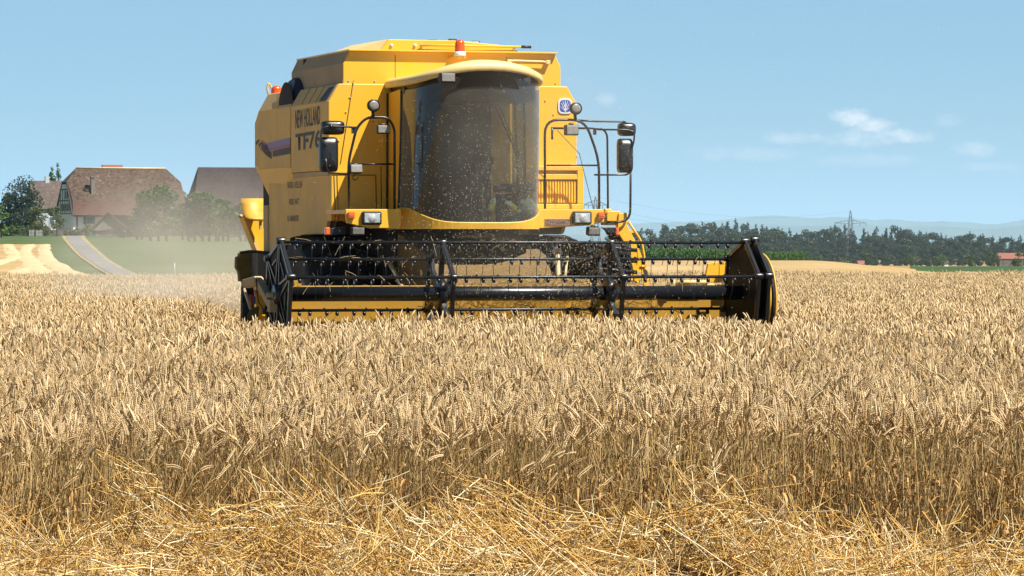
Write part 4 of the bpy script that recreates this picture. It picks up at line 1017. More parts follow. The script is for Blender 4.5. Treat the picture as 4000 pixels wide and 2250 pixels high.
def ladder():
    y0 = 1.55
    st = MB().prism([PL(a, b, y0) for a, b in ((2417, 833), (2452, 831), (2453, 884), (2486, 948), (2524, 1038), (2541, 1118), (2481, 1118), (2470, 1040), (2440, 950), (2412, 905))], (0, .05, 0)).build('ladder', M['yellow'], root, .006)
    MB().prism([PL(a, b, y0 + .45) for a, b in ((2408, 880), (2432, 880), (2462, 985), (2480, 1118), (2452, 1118), (2430, 990))], (0, .04, 0)).build('ladder_stile', M['yellow'], st)
    for k in range(5):
        t = k / 4; a = PL(2430 + 55 * t, 905 + 195 * t, y0 + .05); MB().box(a + Vector((.05, .2, 0)), (.18, .40, .025)).build('step', M['yellow'], st)
    MB().prism([PL(2512, 1045, y0 - .004), PL(2529, 1058, y0 - .004), PL(2533, 1085, y0 - .004), PL(2518, 1080, y0 - .004)], (0, .002, 0)).build('warning_patch', M['decal'], st)
    for (a, b) in ((2496, 1070), (2505, 1100)):
        MB().box(PL(a, b, y0 - .003), (.045, .006, .06)).build('grip_hole', M['tan'], st, .002)
    MB().tube(arc([PL(2455, 866, y0), PL(2507, 945, y0), PL(2522, 1040, y0), PL(2500, 1043, y0)], .08), .014, 8).tube([PL(2484, 945, y0), PL(2505, 945, y0)], .012, 6).build('ladder_handrail', M['yellow'], st)
    MB().box(PL(2392, 845, 1.62), (.16, .10, .12)).box(PL(2372, 826, 1.62), (.08, .08, .06)).box(PL(2385, 862, 1.66), (.2, .12, .10)).build('step_bracket', M['yellow'], root, .01)
    MB().prism([PL(2372, 900, y0 + .2), PL(2412, 905, y0 + .2), PL(2440, 960, y0 + .2), PL(2420, 985, y0 + .2)], (0, .1, 0)).build('step_gusset', M['dark'], root)
ladder()

# ------------------------------------------------------------------ the header with its reel
CZ, RR, TH0 = 1.145, .548, 18.8
UL, UM1, UM2, UR, UO = -2.515, -.79, 1.067, 2.571, 2.66
def vtx(k, r_=RR): a = R(TH0 + 60 * k); return (-r_ * math.cos(a), CZ + r_ * math.sin(a))
def reel():
    for nm, (u0, u1), kk in (('reel_bar', (UL, UR), 1), ('reel_bar', (UL, UR), 0), ('reel_bar', (UL, UR), 2), ('reel_bar', (UL, UR), 3), ('reel_bar', (UL, UR), 4), ('reel_bar', (UL, UR), 5)):
        w_, z = vtx(kk)
        b = MB().tube([(u0, w_, z), (u1, w_, z)], .0165, 10).build(nm, M['bar'], root)
        n = 34; left = []
        for i in range(n):
            uu = u0 + .10 + (u1 - u0 - .2) * i / (n - 1) + (.018 if i % 2 else -.018) + (.07 if kk % 2 else 0)
            if uu > u1 - .06: continue
            t = MB(); cz = z - .036
            # sprung coil under the bar and the hanging wire finger
            t.lathe([(.008, -.016), (.023, -.014), (.0255, 0), (.023, .014), (.008, .016)], (uu, w_, cz), (1, 0, 0), 12)
            sk = .012 * math.sin(i * 2.3 + kk)
            t.tube([(uu - .022, w_ - .012, cz), (uu - .022 + sk * .3, w_ - .008, cz - .09), (uu - .024 + sk, w_ + .006, cz - .165), (uu - .03 + sk * 1.4, w_ + .022, cz - .205)], .0036, 5)
            if kk in (0, 1, 2) and i < 33: t.build('reel_tine', M['black_gloss'], b)
            else: left.append(t)
        if left:
            a = MB()
            for t in left: a.add(t.v, t.f, True)
            tag(a.build('reel_tine', M['black_gloss'], b), kind='stuff')
        cl = MB()
        for i in range(22):
            uu = u0 + .15 + (u1 - u0 - .3) * i / 21; cl.box((uu, w_, z + .02), (.014, .03, .014))
        cl.build('clamp_bolt', M['bar'], b)
    MB().tube([(UL, 0, CZ), (UR, 0, CZ)], .076, 24).build('reel_tube', M['black_gloss'], root)
    # the two open spiders
    for uc in (UM1, UM2):
        m = MB(); V = [Vector((uc, *vtx(k))) for k in range(6)]
        for k in range(6):
            a, b = V[k], V[(k + 1) % 6]; rot = (b - a).to_track_quat('Z', 'X').to_matrix()
            m.box((a + b) / 2, (.045, .045, (b - a).length), rot)
            m.lathe([(0, -.035), (.034, -.035), (.034, .035), (0, .035)], V[k], (1, 0, 0), 12)
            c = Vector((uc, 0, CZ)); d = (V[k] - c); rot = d.to_track_quat('Z', 'X').to_matrix()
            m.box(c + d * .55, (.04, .055, d.length * .9), rot)
            # webs widening towards the rim
            md = (a + b) / 2
            for q in (a, b): 
                e1 = c + (q - c) * .62; e2 = q + (md - q) * .38; dd = e2 - e1; rot = dd.to_track_quat('Z', 'X').to_matrix(); m.box((e1 + e2) / 2, (.03, .045, dd.length), rot)
        m.lathe([(.07, -.04), (.16, -.04), (.17, 0), (.16, .04), (.07, .04)], (uc, 0, CZ), (1, 0, 0), 20)
        m.build('reel_spider', M['black_gloss'], root, .006)
    # solid end discs
    def disc(uc, name, ribs, k=1.03):
        m = MB(); V = [Vector((uc, *vtx(q, RR * k))) for q in range(6)]
        m.prism(V, (.012, 0, 0)); o = m.build(name, M['black_matte'], root)
        rm = MB()
        for q in range(6):
            a, b = V[q], V[(q + 1) % 6]; rot = (b - a).to_track_quat('Z', 'X').to_matrix(); rm.box((a + b) / 2 + Vector((.006, 0, 0)), (.05, .042, (b - a).length + .02), rot)
            rm.lathe([(0, -.045), (.036, -.045), (.036, .05), (0, .05)], V[q], (1, 0, 0), 12)
        rm.build('disc_rim', M['black_gloss'], o, .008)
        if ribs:
            rb = MB(); c = Vector((uc - .006, 0, CZ))
            for q in range(6):
                for (f0, f1, off) in ((.12, .92, -.045), (.12, .92, .045)):
                    d = V[q] - c; d.x = 0; nrm = Vector((0, -d.z, d.y)).normalized()
                    a = c + d * f0 + nrm * off * 1.6; b = c + d * f1 + nrm * off * .4; rot = (b - a).to_track_quat('Z', 'X').to_matrix(); rb.box((a + b) / 2, (.03, .024, (b - a).length), rot)
                a, b = V[q] * .72 + c * .28, V[(q + 1) % 6] * .72 + c * .28; a.x = b.x = c.x
                e1 = a * .75 + b * .25; e2 = a * .25 + b * .75; 
                rot = (e2 - e1).to_track_quat('Z', 'X').to_matrix(); rb.box((e1 + e2) / 2, (.026, .02, (e2 - e1).length), rot)
            rb.lathe([(0, -.05), (.10, -.05), (.12, -.01), (.12, .02)], (uc, 0, CZ), (1, 0, 0), 20)
            rb.build('disc_rib', M['black_gloss'], o, .006)
        return o
    disc(UL - .02, 'reel_end_disc', True); disc(UR, 'reel_end_disc', False); disc(UO + .02, 'reel_shield', False, 1.06)
reel()

def header():
    # back sheet, floor and knife
    m = MB(); zt = PL(1700, 1124, .78).z
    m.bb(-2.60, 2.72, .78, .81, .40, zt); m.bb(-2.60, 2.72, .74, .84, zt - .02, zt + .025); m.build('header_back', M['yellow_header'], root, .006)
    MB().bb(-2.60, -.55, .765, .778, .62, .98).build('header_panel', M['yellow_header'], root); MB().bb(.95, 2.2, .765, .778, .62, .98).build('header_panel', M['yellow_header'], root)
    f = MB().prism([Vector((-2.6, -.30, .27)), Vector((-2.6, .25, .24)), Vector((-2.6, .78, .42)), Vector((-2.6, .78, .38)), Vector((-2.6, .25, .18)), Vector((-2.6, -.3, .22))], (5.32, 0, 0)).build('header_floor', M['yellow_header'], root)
    a = MB().tube([(-2.55, .42, .58), (2.65, .42, .58)], .16, 20)
    a.build('auger', M['yellow_header'], root)
    k = MB().bb(-2.6, 2.7, -.34, -.29, .225, .26)
    for i in range(68): x = -2.56 + i * .0775; k.prism([Vector((x - .015, -.34, .235)), Vector((x + .015, -.34, .235)), Vector((x, -.44, .235))], (0, 0, .02))
    k.build('cutter_bar', M['bar'], root)
    # feeder house below the cab, its paint darkened for the shadow there
    fz = [(.84, .55), (.84, 1.25), (1.15, 1.55), (2.3, 1.80), (2.3, 1.0)]
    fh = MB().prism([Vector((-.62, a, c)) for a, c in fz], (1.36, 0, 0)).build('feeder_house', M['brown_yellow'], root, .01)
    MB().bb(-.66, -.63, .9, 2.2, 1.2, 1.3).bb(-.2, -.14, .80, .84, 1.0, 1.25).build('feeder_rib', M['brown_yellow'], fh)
    MB().tube([(-.75, 1.0, .9), (-.95, 1.5, 1.5)], .025, 8).tube([(.85, 1.0, .9), (.98, 1.5, 1.6)], .025, 8).tube([(.9, 1.1, .9), (1.1, 1.5, 1.6)], .015, 8).build('lift_cylinder', M['tan'], root)
    fr = MB(); fr.bb(1.2, 1.75, 1.2, 2.1, 1.0, 1.7); fr.build('gearbox', M['dark'], root, .05)
    for k in range(6): MB().tube([(1.15 + .02 * k, 1.15, 1.05 + .12 * k), (1.78, 1.15, 1.0 + .12 * k)], .022, 8).build('hose', M['plastic'], root)
    # left end: side sheet, divider flap, reel arm and ram
    MB().prism([Vector((-2.66, a, c)) for a, c in ((-.55, .30), (-.40, .50), (.30, .62), (.84, .62), (.84, .30))], (.03, 0, 0)).build('header_end', M['yellow'], root, .006)
    arm = MB()
    def beam(pts, h, t): 
        for a, b in zip(pts, pts[1:]):
            a, b = Vector(a), Vector(b); rot = (b - a).to_track_quat('Z', 'X').to_matrix(); arm.box((a + b) / 2, (t, h, (b - a).length + h * .5), rot)
    p = lambda px, py, ww: PL(px, py, ww)
    beam([p(966, 1108, .80), p(1006, 1096, .60)], .10, .09); beam([p(1012, 1098, .58), p(1040, 1150, .35), p(1066, 1200, .05)], .085, .08)
    arm.box(p(1070, 1195, .02), (.12, .10, .13)); arm.tube([p(1040, 1152, .06), p(1092, 1152, .0)], .03, 10)
    arm.build('reel_arm', M['tan'], root, .01)
    MB().tube([p(955, 1130, .7), p(980, 1208, .45)], .018, 8).tube([p(1026, 1103, .5), p(1075, 1103, .5)], .02, 8).tube([p(1026, 1112, .5), p(1075, 1114, .5)], .014, 8).tube([p(1035, 1127, .5), p(1078, 1127, .5)], .014, 8).build('reel_ram', M['tan'], root)
    MB().prism([p(974, 1150, .6), p(988, 1152, .6), p(988, 1192, .6), p(982, 1190, .6)], (0, .02, 0)).build('warning_board', M['red'], root)
    MB().tube([p(994, 1158, .58), p(994, 1188, .58)], .014, 8).build('hydraulic_hose', M['blue_hose'], root)
    MB().tube(arc([p(1002, 1090, .5), p(1003, 1140, .5), p(1012, 1185, .4), p(1034, 1212, .2), p(1040, 1195, .2)], .05), .007, 6).build('hydraulic_hose', M['plastic'], root)
    MB().prism([p(966, 1253, .2), p(968, 1230, .2), p(978, 1212, .2), p(994, 1200, .2), p(1013, 1196, .2), p(1010, 1240, .2), p(1006, 1266, .2), p(985, 1275, .2)], (0, .03, 0)).build('divider_flap', M['olive'], root, .008)
    MB().prism([p(1147 , 1096, .70), p(1175, 1096, .70), p(1178, 1104, .70), p(1178, 1122, .70), p(1150, 1122, .70)], (0, .02, 0)).build('lifting_eye', M['yellow_header'], root, .004)
    MB().prism([p(1000, 1150, .60), p(1062, 1128, .60), p(1070, 1275, .60), p(1002, 1275, .60)], (0, .03, 0)).build('end_plate', M['yellow'], root, .006)
    # right end: side sheet, belt guard disc and post
    MB().prism([Vector((2.74, a, c)) for a, c in ((-.60, .28), (-.38, .62), (-.30, .75), (.84, .75), (.84, .30))], (.03, 0, 0)).build('header_end', M['yellow_header'], root, .006)
    c = Vector((2.715, -.02, 1.08)); g = MB().lathe([(0, 0), (.46, 0), (.47, .01), (.47, .02), (.46, .03), (0, .03)], c, (1, 0, 0), 48).build('belt_guard', M['yellow'], root)
    MB().lathe([(.44, .034), (.485, .034), (.485, .055), (.44, .055)], c, (1, 0, 0), 48).build('drive_belt', M['rubber'], g)
    MB().lathe([(0, .06), (.48, .06), (.495, .065), (.495, .075), (0, .08)], c, (1, 0, 0), 48).build('outer_guard', M['yellow'], g)
    MB().bb(2.66, 2.80, .60, .72, 1.34, 1.50).bb(2.76, 2.80, .60, .85, .4, 1.34).build('end_post', M['cream'], root, .006)
    MB().prism([p(2752, 1104, .82), p(2766, 1030, .82), p(2785, 1024, .82), p(2850, 1024, .82), p(2850, 1104, .82)], (0, .04, 0)).build('reel_support', M['yellow'], root, .006)
    MB().tube([p(2636, 1103, .70), p(2764, 1102, .70)], .024, 10).tube([p(2632, 1112, .72), p(2790, 1112, .72)], .010, 8).build('reel_ram', M['cream'], root)
    MB().lathe([(.02, -.03), (.045, -.03), (.045, .03), (.02, .03)], p(2622, 1106, .70), (.3, 1, 0), 16).box(p(2630, 1106, .72), (.03, .06, .085)).build('ram_eye', M['cream'], root)
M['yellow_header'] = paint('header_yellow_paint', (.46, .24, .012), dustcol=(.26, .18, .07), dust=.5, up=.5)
M['brown_yellow'] = paint('shaded_feeder_paint', (.22, .12, .014), dustcol=(.13, .088, .04), dust=.7, up=.5, rough=.6)  # dark brownish yellow carries the cab's shadow in the paint
header()

# loose things carried inside the cab
def cab_things():
    for (px, py, ang, L_, lab) in ((1922, 806, 20, .16, 'smaller bottle with green-yellow label standing left in the cab window'), (2002, 815, -50, .20, 'bottle with green-yellow label lying beside the plastic bag in the cab')):
        b = empty('bottle', root.matrix_basis @ PL(px, py + 12, 1.08), PSI)
        c = Vector((0, 0, .05)); ax = Vector((math.sin(R(ang)), 0, math.cos(R(ang))))
        MB().lathe([(0, -L_ / 2), (.034, -L_ / 2), (.036, -L_ * .2), (.036, L_ * .2), (.02, L_ * .42), (.013, L_ * .5), (0, L_ * .5)], c, ax, 18).build('flask', M['bag'], b)
        MB().lathe([(.0375, -L_ * .35), (.0375, L_ * .15)], c, ax, 18).build('bottle_label', M['bottle'], b)
        tag(b, lab, 'bottle', 'bottles behind the windscreen')
    r_ = random.Random(4); c = root.matrix_basis @ PL(2050, 806, 1.20); m = MB(); n, k = 14, 9; rg = []
    for i in range(k):
        f = math.pi * i / (k - 1); rg.append([c + Vector(((.10 * math.sin(f) * math.cos(t) + .01) * r_.uniform(.8, 1.15), .07 * math.sin(f) * math.sin(t) * r_.uniform(.8, 1.15), -.115 * math.cos(f) * r_.uniform(.92, 1.06))) for t in np.linspace(0, 6.283, n, endpoint=False)])
    m.loft(rg, True, False, True); tag(m.build('plastic_bag', M['bag']), 'crumpled pale plastic bag at the right foot of the windscreen', 'bag')
cab_things()

def straw_on_header():
    acc = Acc(); r_ = random.Random(11)
    for q in range(1500):
        u = r_.gauss(.55, .75); 
        if not -.7 < u < 2.3: continue
        w_ = r_.uniform(.5, 1.2); hump = .12 * math.exp(-((u - .6) / .7) ** 2); z = 1.20 + hump * r_.random() + .02 * r_.random() - abs(w_ - .85) * .10
        ph = r_.uniform(0, 6.28); el = r_.gauss(0, .35); L_ = r_.uniform(.06, .28)
        d = Vector((math.cos(ph) * math.cos(el), math.sin(ph) * math.cos(el), math.sin(el))) * L_ / 2; c = Vector((u, w_, z))
        P = [np.array(root.matrix_basis @ (c - d)), np.array(root.matrix_basis @ (c + Vector((0, 0, r_.gauss(0, .012))))), np.array(root.matrix_basis @ (c + d))]
        strand(acc, P, .002, np.array([.62, .42, .17]) * r_.uniform(.6, 1.15))
    for q in range(100):                       # stalks caught on the reel bars and the tube
        k = r_.choice([0, 1, 2, 5, -1, -1]); w_, z = (0, CZ + .076) if k < 0 else vtx(k)
        u = r_.uniform(UL + .1, UR - .1); L_ = r_.uniform(.08, .26); d = Vector((r_.gauss(0, .7), r_.gauss(-.2, .5), r_.gauss(-.5, .5))).normalized() * L_ / 2; c = Vector((u, w_, z + .012)) + d * .5
        P = [np.array(root.matrix_basis @ (c - d)), np.array(root.matrix_basis @ (c + Vector((0, 0, .01)))), np.array(root.matrix_basis @ (c + d))]
        strand(acc, P, .0018, np.array([.70, .50, .22]) * r_.uniform(.6, 1.15))
    me = acc.mesh('straw_on_header', M['straw']); o = bpy.data.objects.new('straw_on_header', me); COL.objects.link(o)
    tag(o, 'loose cut straw heaped on the header behind the reel tube', 'straw', kind='stuff')
straw_on_header()

def chaff():
    r_ = random.Random(3); V = []; F = []; C = []
    for q in range(7500):
        m = r_.random()
        if m < .62: u = r_.gauss(.25, .85); w_ = r_.uniform(-1.0, .7); z = r_.gauss(1.95, .62)
        elif m < .84: u = r_.gauss(.6, .8); w_ = r_.uniform(-.9, .7); z = r_.gauss(1.45, .28)
        else: u = r_.uniform(-1.2, 5.0); w_ = r_.uniform(-3, 4); z = r_.uniform(1.2, 5.4)
        if z < .95: continue
        p = root.matrix_basis @ Vector((u, w_, z)); L_ = r_.choice([.006, .007, .008, .010, .012, .015]) * (2.2 if r_.random() < .025 else 1)
        d = Vector((r_.gauss(0, 1), r_.gauss(0, .6), r_.gauss(0, 1.2))).normalized() * L_ / 2; s = d.orthogonal().normalized() * r_.uniform(.0018, .0036); t = d.cross(s).normalized() * .0010
        b = len(V); V += [p - d, p + s, p + d, p - s, p + t, p - t]
        F += [[b, b + 1, b + 4], [b + 1, b + 2, b + 4], [b + 2, b + 3, b + 4], [b + 3, b, b + 4], [b + 1, b, b + 5], [b + 2, b + 1, b + 5], [b + 3, b + 2, b + 5], [b, b + 3, b + 5]]
        c = np.array([.85, .74, .52]) * r_.uniform(.7, 1.1); C += [c] * 6
    me = mesh_np('airborne_chaff', np.array([v[:] for v in V]), np.array(F), M['straw'], col=np.array(C)); o = bpy.data.objects.new('airborne_chaff', me); COL.objects.link(o)
    tag(o, 'pale chaff flying in front of the cab and reel', 'chaff', kind='stuff')
chaff()

# ------------------------------------------------------------------ trees
def leaf_mesh(name, blobs, n, leaf, seed, colA, colB, flat=.0):
    """many small leaf-clump faces spread through overlapping lobes; blobs = (cx, cy, cz, rx, ry, rz)"""
    r_ = np.random.default_rng(seed); vol = np.array([b[3] * b[4] * b[5] for b in blobs]) ** .67; pr = vol / vol.sum()
    k = r_.choice(len(blobs), n, p=pr); B = np.array(blobs)[k]
    d = r_.normal(size=(n, 3)); d /= np.linalg.norm(d, axis=1)[:, None]
    rad = r_.uniform(.45, 1.0, n) ** .5 * (1 + .10 * r_.normal(size=n))
    P = B[:, :3] + d * B[:, 3:] * rad[:, None]
    nr = d + r_.normal(size=(n, 3)) * .7 + np.array([0, 0, .3]); nr /= np.linalg.norm(nr, axis=1)[:, None]
    a = np.cross(nr, r_.normal(size=(n, 3))); a /= np.linalg.norm(a, axis=1)[:, None]; b = np.cross(nr, a)
    s = leaf * r_.uniform(.55, 1.3, n)[:, None]
    V = np.empty((n, 4, 3)); V[:, 0] = P - a * s; V[:, 1] = P - b * s * .6 + nr * s * .15; V[:, 2] = P + a * s; V[:, 3] = P + b * s * .6 - nr * s * .1
    F = np.arange(n * 4).reshape(n, 4)
    bt = r_.random(len(blobs))[k]; t = np.clip(.55 * bt + .45 * r_.random(n), 0, 1)[:, None]
    C = np.array(colA) * (1 - t) + np.array(colB) * t; C = C * r_.uniform(.8, 1.2, n)[:, None]
    return mesh_np(name, V.reshape(-1, 3), F, M['leaf'], col=np.repeat(C, 4, 0))
M['bark'] = pmat('bark', (.10, .075, .055), .9, var=.5, vscale=2)
def trunk_mesh(h, r0, limbs, seed, crown_z):
    r_ = random.Random(seed); m = MB(); top = Vector((r_.uniform(-.3, .3), r_.uniform(-.3, .3), h * .85))
    m.tube([(0, 0, -.3), (0, 0, crown_z * .6), (top.x * .4, top.y * .4, h * .5), top], [r0 * 1.25, r0 * .9, r0 * .6, r0 * .15], 8)
    for i in range(limbs):
        a = r_.uniform(0, 6.28); z0 = crown_z * r_.uniform(.7, 1.3); L_ = h * r_.uniform(.25, .4)
        m.tube([(0, 0, z0), (math.cos(a) * L_ * .4, math.sin(a) * L_ * .4, z0 + L_ * .4), (math.cos(a) * L_ * .8, math.sin(a) * L_ * .8, z0 + L_ * .75)], [r0 * .5, r0 * .3, r0 * .08], 6)
    return m
def broad_blobs(h, rw, z0, seed, n=16):
    r_ = random.Random(seed); out = []
    for i in range(n):
        f = r_.random() ** 1.15; z = z0 + (h - z0) * (.12 + .80 * f); rr = rw * math.sqrt(max(.1, 1 - ((f - .38) / .68) ** 2)); a = r_.uniform(0, 6.28); q = rr * r_.uniform(.25, .78); s = rw * r_.uniform(.30, .48)
        out.append((math.cos(a) * q, math.sin(a) * q, min(z, h - s * .7), s, s, s * .8))
    return out
def conifer_blobs(h, rw, z0, seed, layers=9, lush=1.0):
    r_ = random.Random(seed); out = []
    for i in range(layers):
        f = i / (layers - 1); z = z0 + (h - z0) * f * .97; rr = rw * (1 - f) ** .8 + .12 * rw
        for k in range(max(2, int(5 * (1 - f) * lush) + 1)):
            a = r_.uniform(0, 6.28); q = rr * r_.uniform(.35, .75); s = rr * r_.uniform(.38, .6) + .012 * h
            out.append((math.cos(a) * q, math.sin(a) * q, z + r_.uniform(-.02, .02) * h, s, s, max(s * .55, (h - z0) / layers * .62)))
    return out
def tree(name, loc, h, blobs, n, leaf, seed, cA, cB, label, cat='tree', group=None, r0=.18, cz=None, limbs=5):
    t = empty(name, loc); tag(t, label, cat, group)
    me = leaf_mesh('crown', blobs, n, leaf, seed, cA, cB); o = bpy.data.objects.new('crown', me); COL.objects.link(o); o.parent = t
    trunk_mesh(h, r0, limbs, seed, cz if cz is not None else h * .3).build('trunk', M['bark'], t)
    return t
G1, G2 = (.045, .085, .020), (.115, .165, .045)
D1, D2 = (.022, .045, .022), (.055, .085, .040)
def base_at(px, py): return ground_at(px, py, 100, 3000)
def gpos(px, d): x = px_x(px, d); return (x, d, tz(x, d))

def farm_trees():
    # orchard row on the meadow
    for (px, d, hpx, wpx, z0, lab, sd, ntr) in ((619, 470, 222, 190, 1.4, 'large pale green orchard tree in front of the farmhouse', 1, 3), (545, 500, 120, 110, 1.0, 'low broad orchard tree between the shed and the large orchard tree', 9, 2),
                                           (790, 465, 190, 165, 1.3, 'dark green orchard tree with several stems before the barn', 2, 5), (872, 470, 165, 120, 1.3, 'orchard tree touching the dark green one on its right side', 6, 3), (960, 470, 145, 120, 1.2, 'small orchard tree beside the yellow machine tail', 3, 3), (725, 500, 150, 130, 1.4, 'orchard tree half hidden between two larger crowns', 7, 2)):
        s = FPX / d; h = hpx / s; rw = wpx / s / 2
        t = empty('orchard_tree', gpos(px, d)); tag(t, lab, 'tree', 'orchard trees on the meadow')
        b = broad_blobs(h, rw * 1.05, z0 * .6, sd, 32)
        cA, cB = (G1, G2) if sd in (1, 9) else ((.032, .066, .018), (.085, .13, .036))
        o = bpy.data.objects.new('crown', leaf_mesh('crown', b, 4600, .20, sd, cA, cB)); COL.objects.link(o); o.parent = t
        m = MB()
        r_ = random.Random(sd)
        for k in range(ntr):
            x = (k - (ntr - 1) / 2) * rw * .32; m.tube([(x, r_.uniform(-.5, .5), -.3), (x * 1.1 + r_.uniform(-.1, .1), 0, z0), (x * 1.3, .2, h * .5)], [.19, .14, .04], 7)
        m.build('trunk', M['bark'], t)
    # tall dark conifer group at the far left
    tree('pine_tree', gpos(85, 650), 10.2, [(c[0], c[1], c[2], c[3] * 1.1, c[4] * 1.1, c[5] * 1.3) for c in broad_blobs(10.2, 3.6, .6, 21, 22)] , 3600, .20, 21, (.018, .040, .024), (.050, .080, .046), 'tall dark pine standing left of the farmhouse', group=None)
    tree('pine_tree', gpos(38, 650), 7.2, broad_blobs(7.2, 2.6, .4, 22, 14), 2000, .20, 22, (.018, .040, .024), (.050, .080, .046), 'shorter dark pine at the left foot of the tallest pine')
    tree('pine_tree', gpos(118, 655), 8.2, broad_blobs(8.2, 2.2, .4, 23, 14), 1800, .20, 23, (.018, .040, .024), (.050, .080, .046), 'dark pine between the tallest pine and the small white house')
    tree('street_tree', gpos(138, 600), 4.6, broad_blobs(4.6, 1.6, 1.1, 31, 12), 1300, .16, 31, (.075, .10, .030), (.15, .17, .06), 'olive green young tree in front of the small white house', r0=.09)
    tree('street_tree', gpos(222, 600), 4.6, broad_blobs(4.6, 1.5, 1.2, 32, 12), 1300, .16, 32, G1, G2, 'bright green young tree in front of the farmhouse gable', r0=.09)
    tree('leafy_bush', gpos(5, 560), 5.0, broad_blobs(5.0, 1.5, .2, 33, 12), 1300, .17, 33, (.06, .12, .025), (.14, .22, .05), 'bright green bush cut off by the left edge of the photo', 'bush', r0=.08)
    tree('poplar', gpos(204, 720), 12.4, conifer_blobs(12.4, 1.5, 3, 34, 10, .8), 1500, .24, 34, G1, G2, 'slim tree top rising behind the farmhouse gable', limbs=3)
    tree('poplar', gpos(228, 725), 13.2, conifer_blobs(13.2, 1.2, 3, 35, 10, .8), 1500, .22, 35, G1, G2, 'taller slim tree top touching the hipped roof of the farmhouse', limbs=3)
    tree('garden_tree', gpos(718, 690), 8.2, broad_blobs(8.2, 2.0, .8, 36, 12), 1200, .2, 36, G1, G2, 'green tree showing between the farmhouse and the barn')
    for px, d, h, rw, sd, lab in ((300, 610, 1.2, 1.4, 41, 'rounded hedge bush under the green shuttered window'), (268, 612, 1.3, .8, 42, 'small bush at the foot of the farmhouse corner'), (338, 606, 1.9, .9, 43, 'bush beside the yield sign at the shed'), (110, 612, 2.0, 1.8, 44, 'wide low bush beneath the dark pines'), (185, 612, 1.7, 1.4, 45, 'low bush between the two young street trees'), (510, 560, 1.9, 1.3, 46, 'bush at the right end of the old shed'), (565, 560, 1.7, 2.0, 47, 'low bush in the shade of the orchard'), (690, 580, 1.8, 2.4, 48, 'wide bush below the barn wall'), (880, 560, 1.8, 2.5, 49, 'hedge behind the right orchard trees'), (60, 616, 1.8, 1.6, 50, 'low bush between the two left street lamps'), (30, 618, 1.6, 1.2, 51, 'low bush beside the leftmost street lamp')):
        o = bpy.data.objects.new('garden_bush', leaf_mesh('garden_bush', [(random.uniform(-rw, rw) * .6, random.uniform(-.5, .5), h * random.uniform(.3, .62), rw * .5, rw * .45, h * .38) for _ in range(8)], 650, .14, sd, (.04, .07, .018), (.11, .15, .04))); COL.objects.link(o); o.location = gpos(px, d); tag(o, lab, 'bush', 'bushes around the farm')
farm_trees()

# ------------------------------------------------------------------ the farm
def tiles(name, cols, scale=1.0, course=.35):
    m = bpy.data.materials.new(name); m.use_nodes = True; t = m.node_tree; bs = t.nodes['Principled BSDF']; bs.inputs['Roughness'].default_value = .9
    tc = nd(t, 'ShaderNodeTexCoord')
    n1 = nd(t, 'ShaderNodeTexNoise', i_Scale=.35 * scale, i_Detail=6.0, i_Roughness=.7); t.links.new(tc.outputs['Object'], n1.inputs[0])
    vo = nd(t, 'ShaderNodeTexVoronoi', i_Scale=3.6 * scale); t.links.new(tc.outputs['Object'], vo.inputs[0])
    sp = nd(t, 'ShaderNodeSeparateColor'); t.links.new(vo.outputs['Color'], sp.inputs[0])
    wv = nd(t, 'ShaderNodeTexWave', wave_type='BANDS', bands_direction='Z', i_Scale=.5 / course, i_Distortion=.6, i_Detail=1.0); t.links.new(tc.outputs['Object'], wv.inputs[0])
    f = mth(t, 'ADD', mth(t, 'MULTIPLY', n1.outputs[0], .55), mth(t, 'ADD', mth(t, 'MULTIPLY', sp.outputs[0], .42), mth(t, 'MULTIPLY', wv.outputs[1], .08)))
    rp = nd(t, 'ShaderNodeValToRGB'); t.links.new(f, rp.inputs[0]); els = rp.color_ramp.elements
    while len(els) < len(cols): els.new(.5)
    for i, (e, c) in enumerate(zip(els, cols)): e.position = .28 + .5 * i / (len(cols) - 1); e.color = (*c, 1)
    t.links.new(rp.outputs[0], bs.inputs['Base Color']); return m
M['tile_old'] = tiles('old_clay_tiles', [(.022, .014, .010), (.055, .027, .018), (.075, .045, .029), (.105, .068, .045), (.05, .036, .025), (.16, .12, .085)])
M['tile_red'] = tiles('red_clay_tiles', [(.038, .018, .014), (.075, .031, .021), (.09, .043, .030), (.07, .046, .033)])
M['tile_brown'] = tiles('brown_barn_tiles', [(.028, .019, .018), (.043, .030, .028), (.06, .042, .039)], course=.5)
M['tile_grey'] = tiles('grey_house_tiles', [(.07, .05, .043), (.10, .073, .062), (.13, .095, .08)], course=.4)
M['plaster'] = pmat('white_plaster', (.80, .80, .78), .9, var=.18, vscale=.6)
M['plaster_grey'] = pmat('grey_white_plaster', (.48, .49, .49), .9, var=.15, vscale=.5)
M['timber'] = pmat('dark_timber', (.06, .042, .034), .85, var=.4)
M['boards'] = gmat('weathered_boards', [(.35, (.12, .10, .085)), (.5, (.20, .175, .155)), (.65, (.29, .26, .235))], 1.2, stretch=(6, 6, .3), fine=12, bump=.1)
M['stone'] = pmat('old_stone_wall', (.17, .15, .13), .95, var=.6, vscale=1.5)
M['shutter'] = pmat('green_shutter', (.015, .13, .075), .6)
M['pane'] = pmat('window_pane', (.06, .08, .09), .15)
M['brick'] = pmat('red_brick', (.46, .17, .10), .9, var=.25, vscale=4)
M['galv'] = pmat('galvanised_steel', (.42, .44, .46), .5, metal=.3)
M['sign_white'] = pmat('sign_white', (.75, .76, .78), .4); M['sign_red'] = pmat('sign_red', (.55, .04, .03), .4); M['sign_blue'] = pmat('sign_blue', (.03, .12, .42), .4)

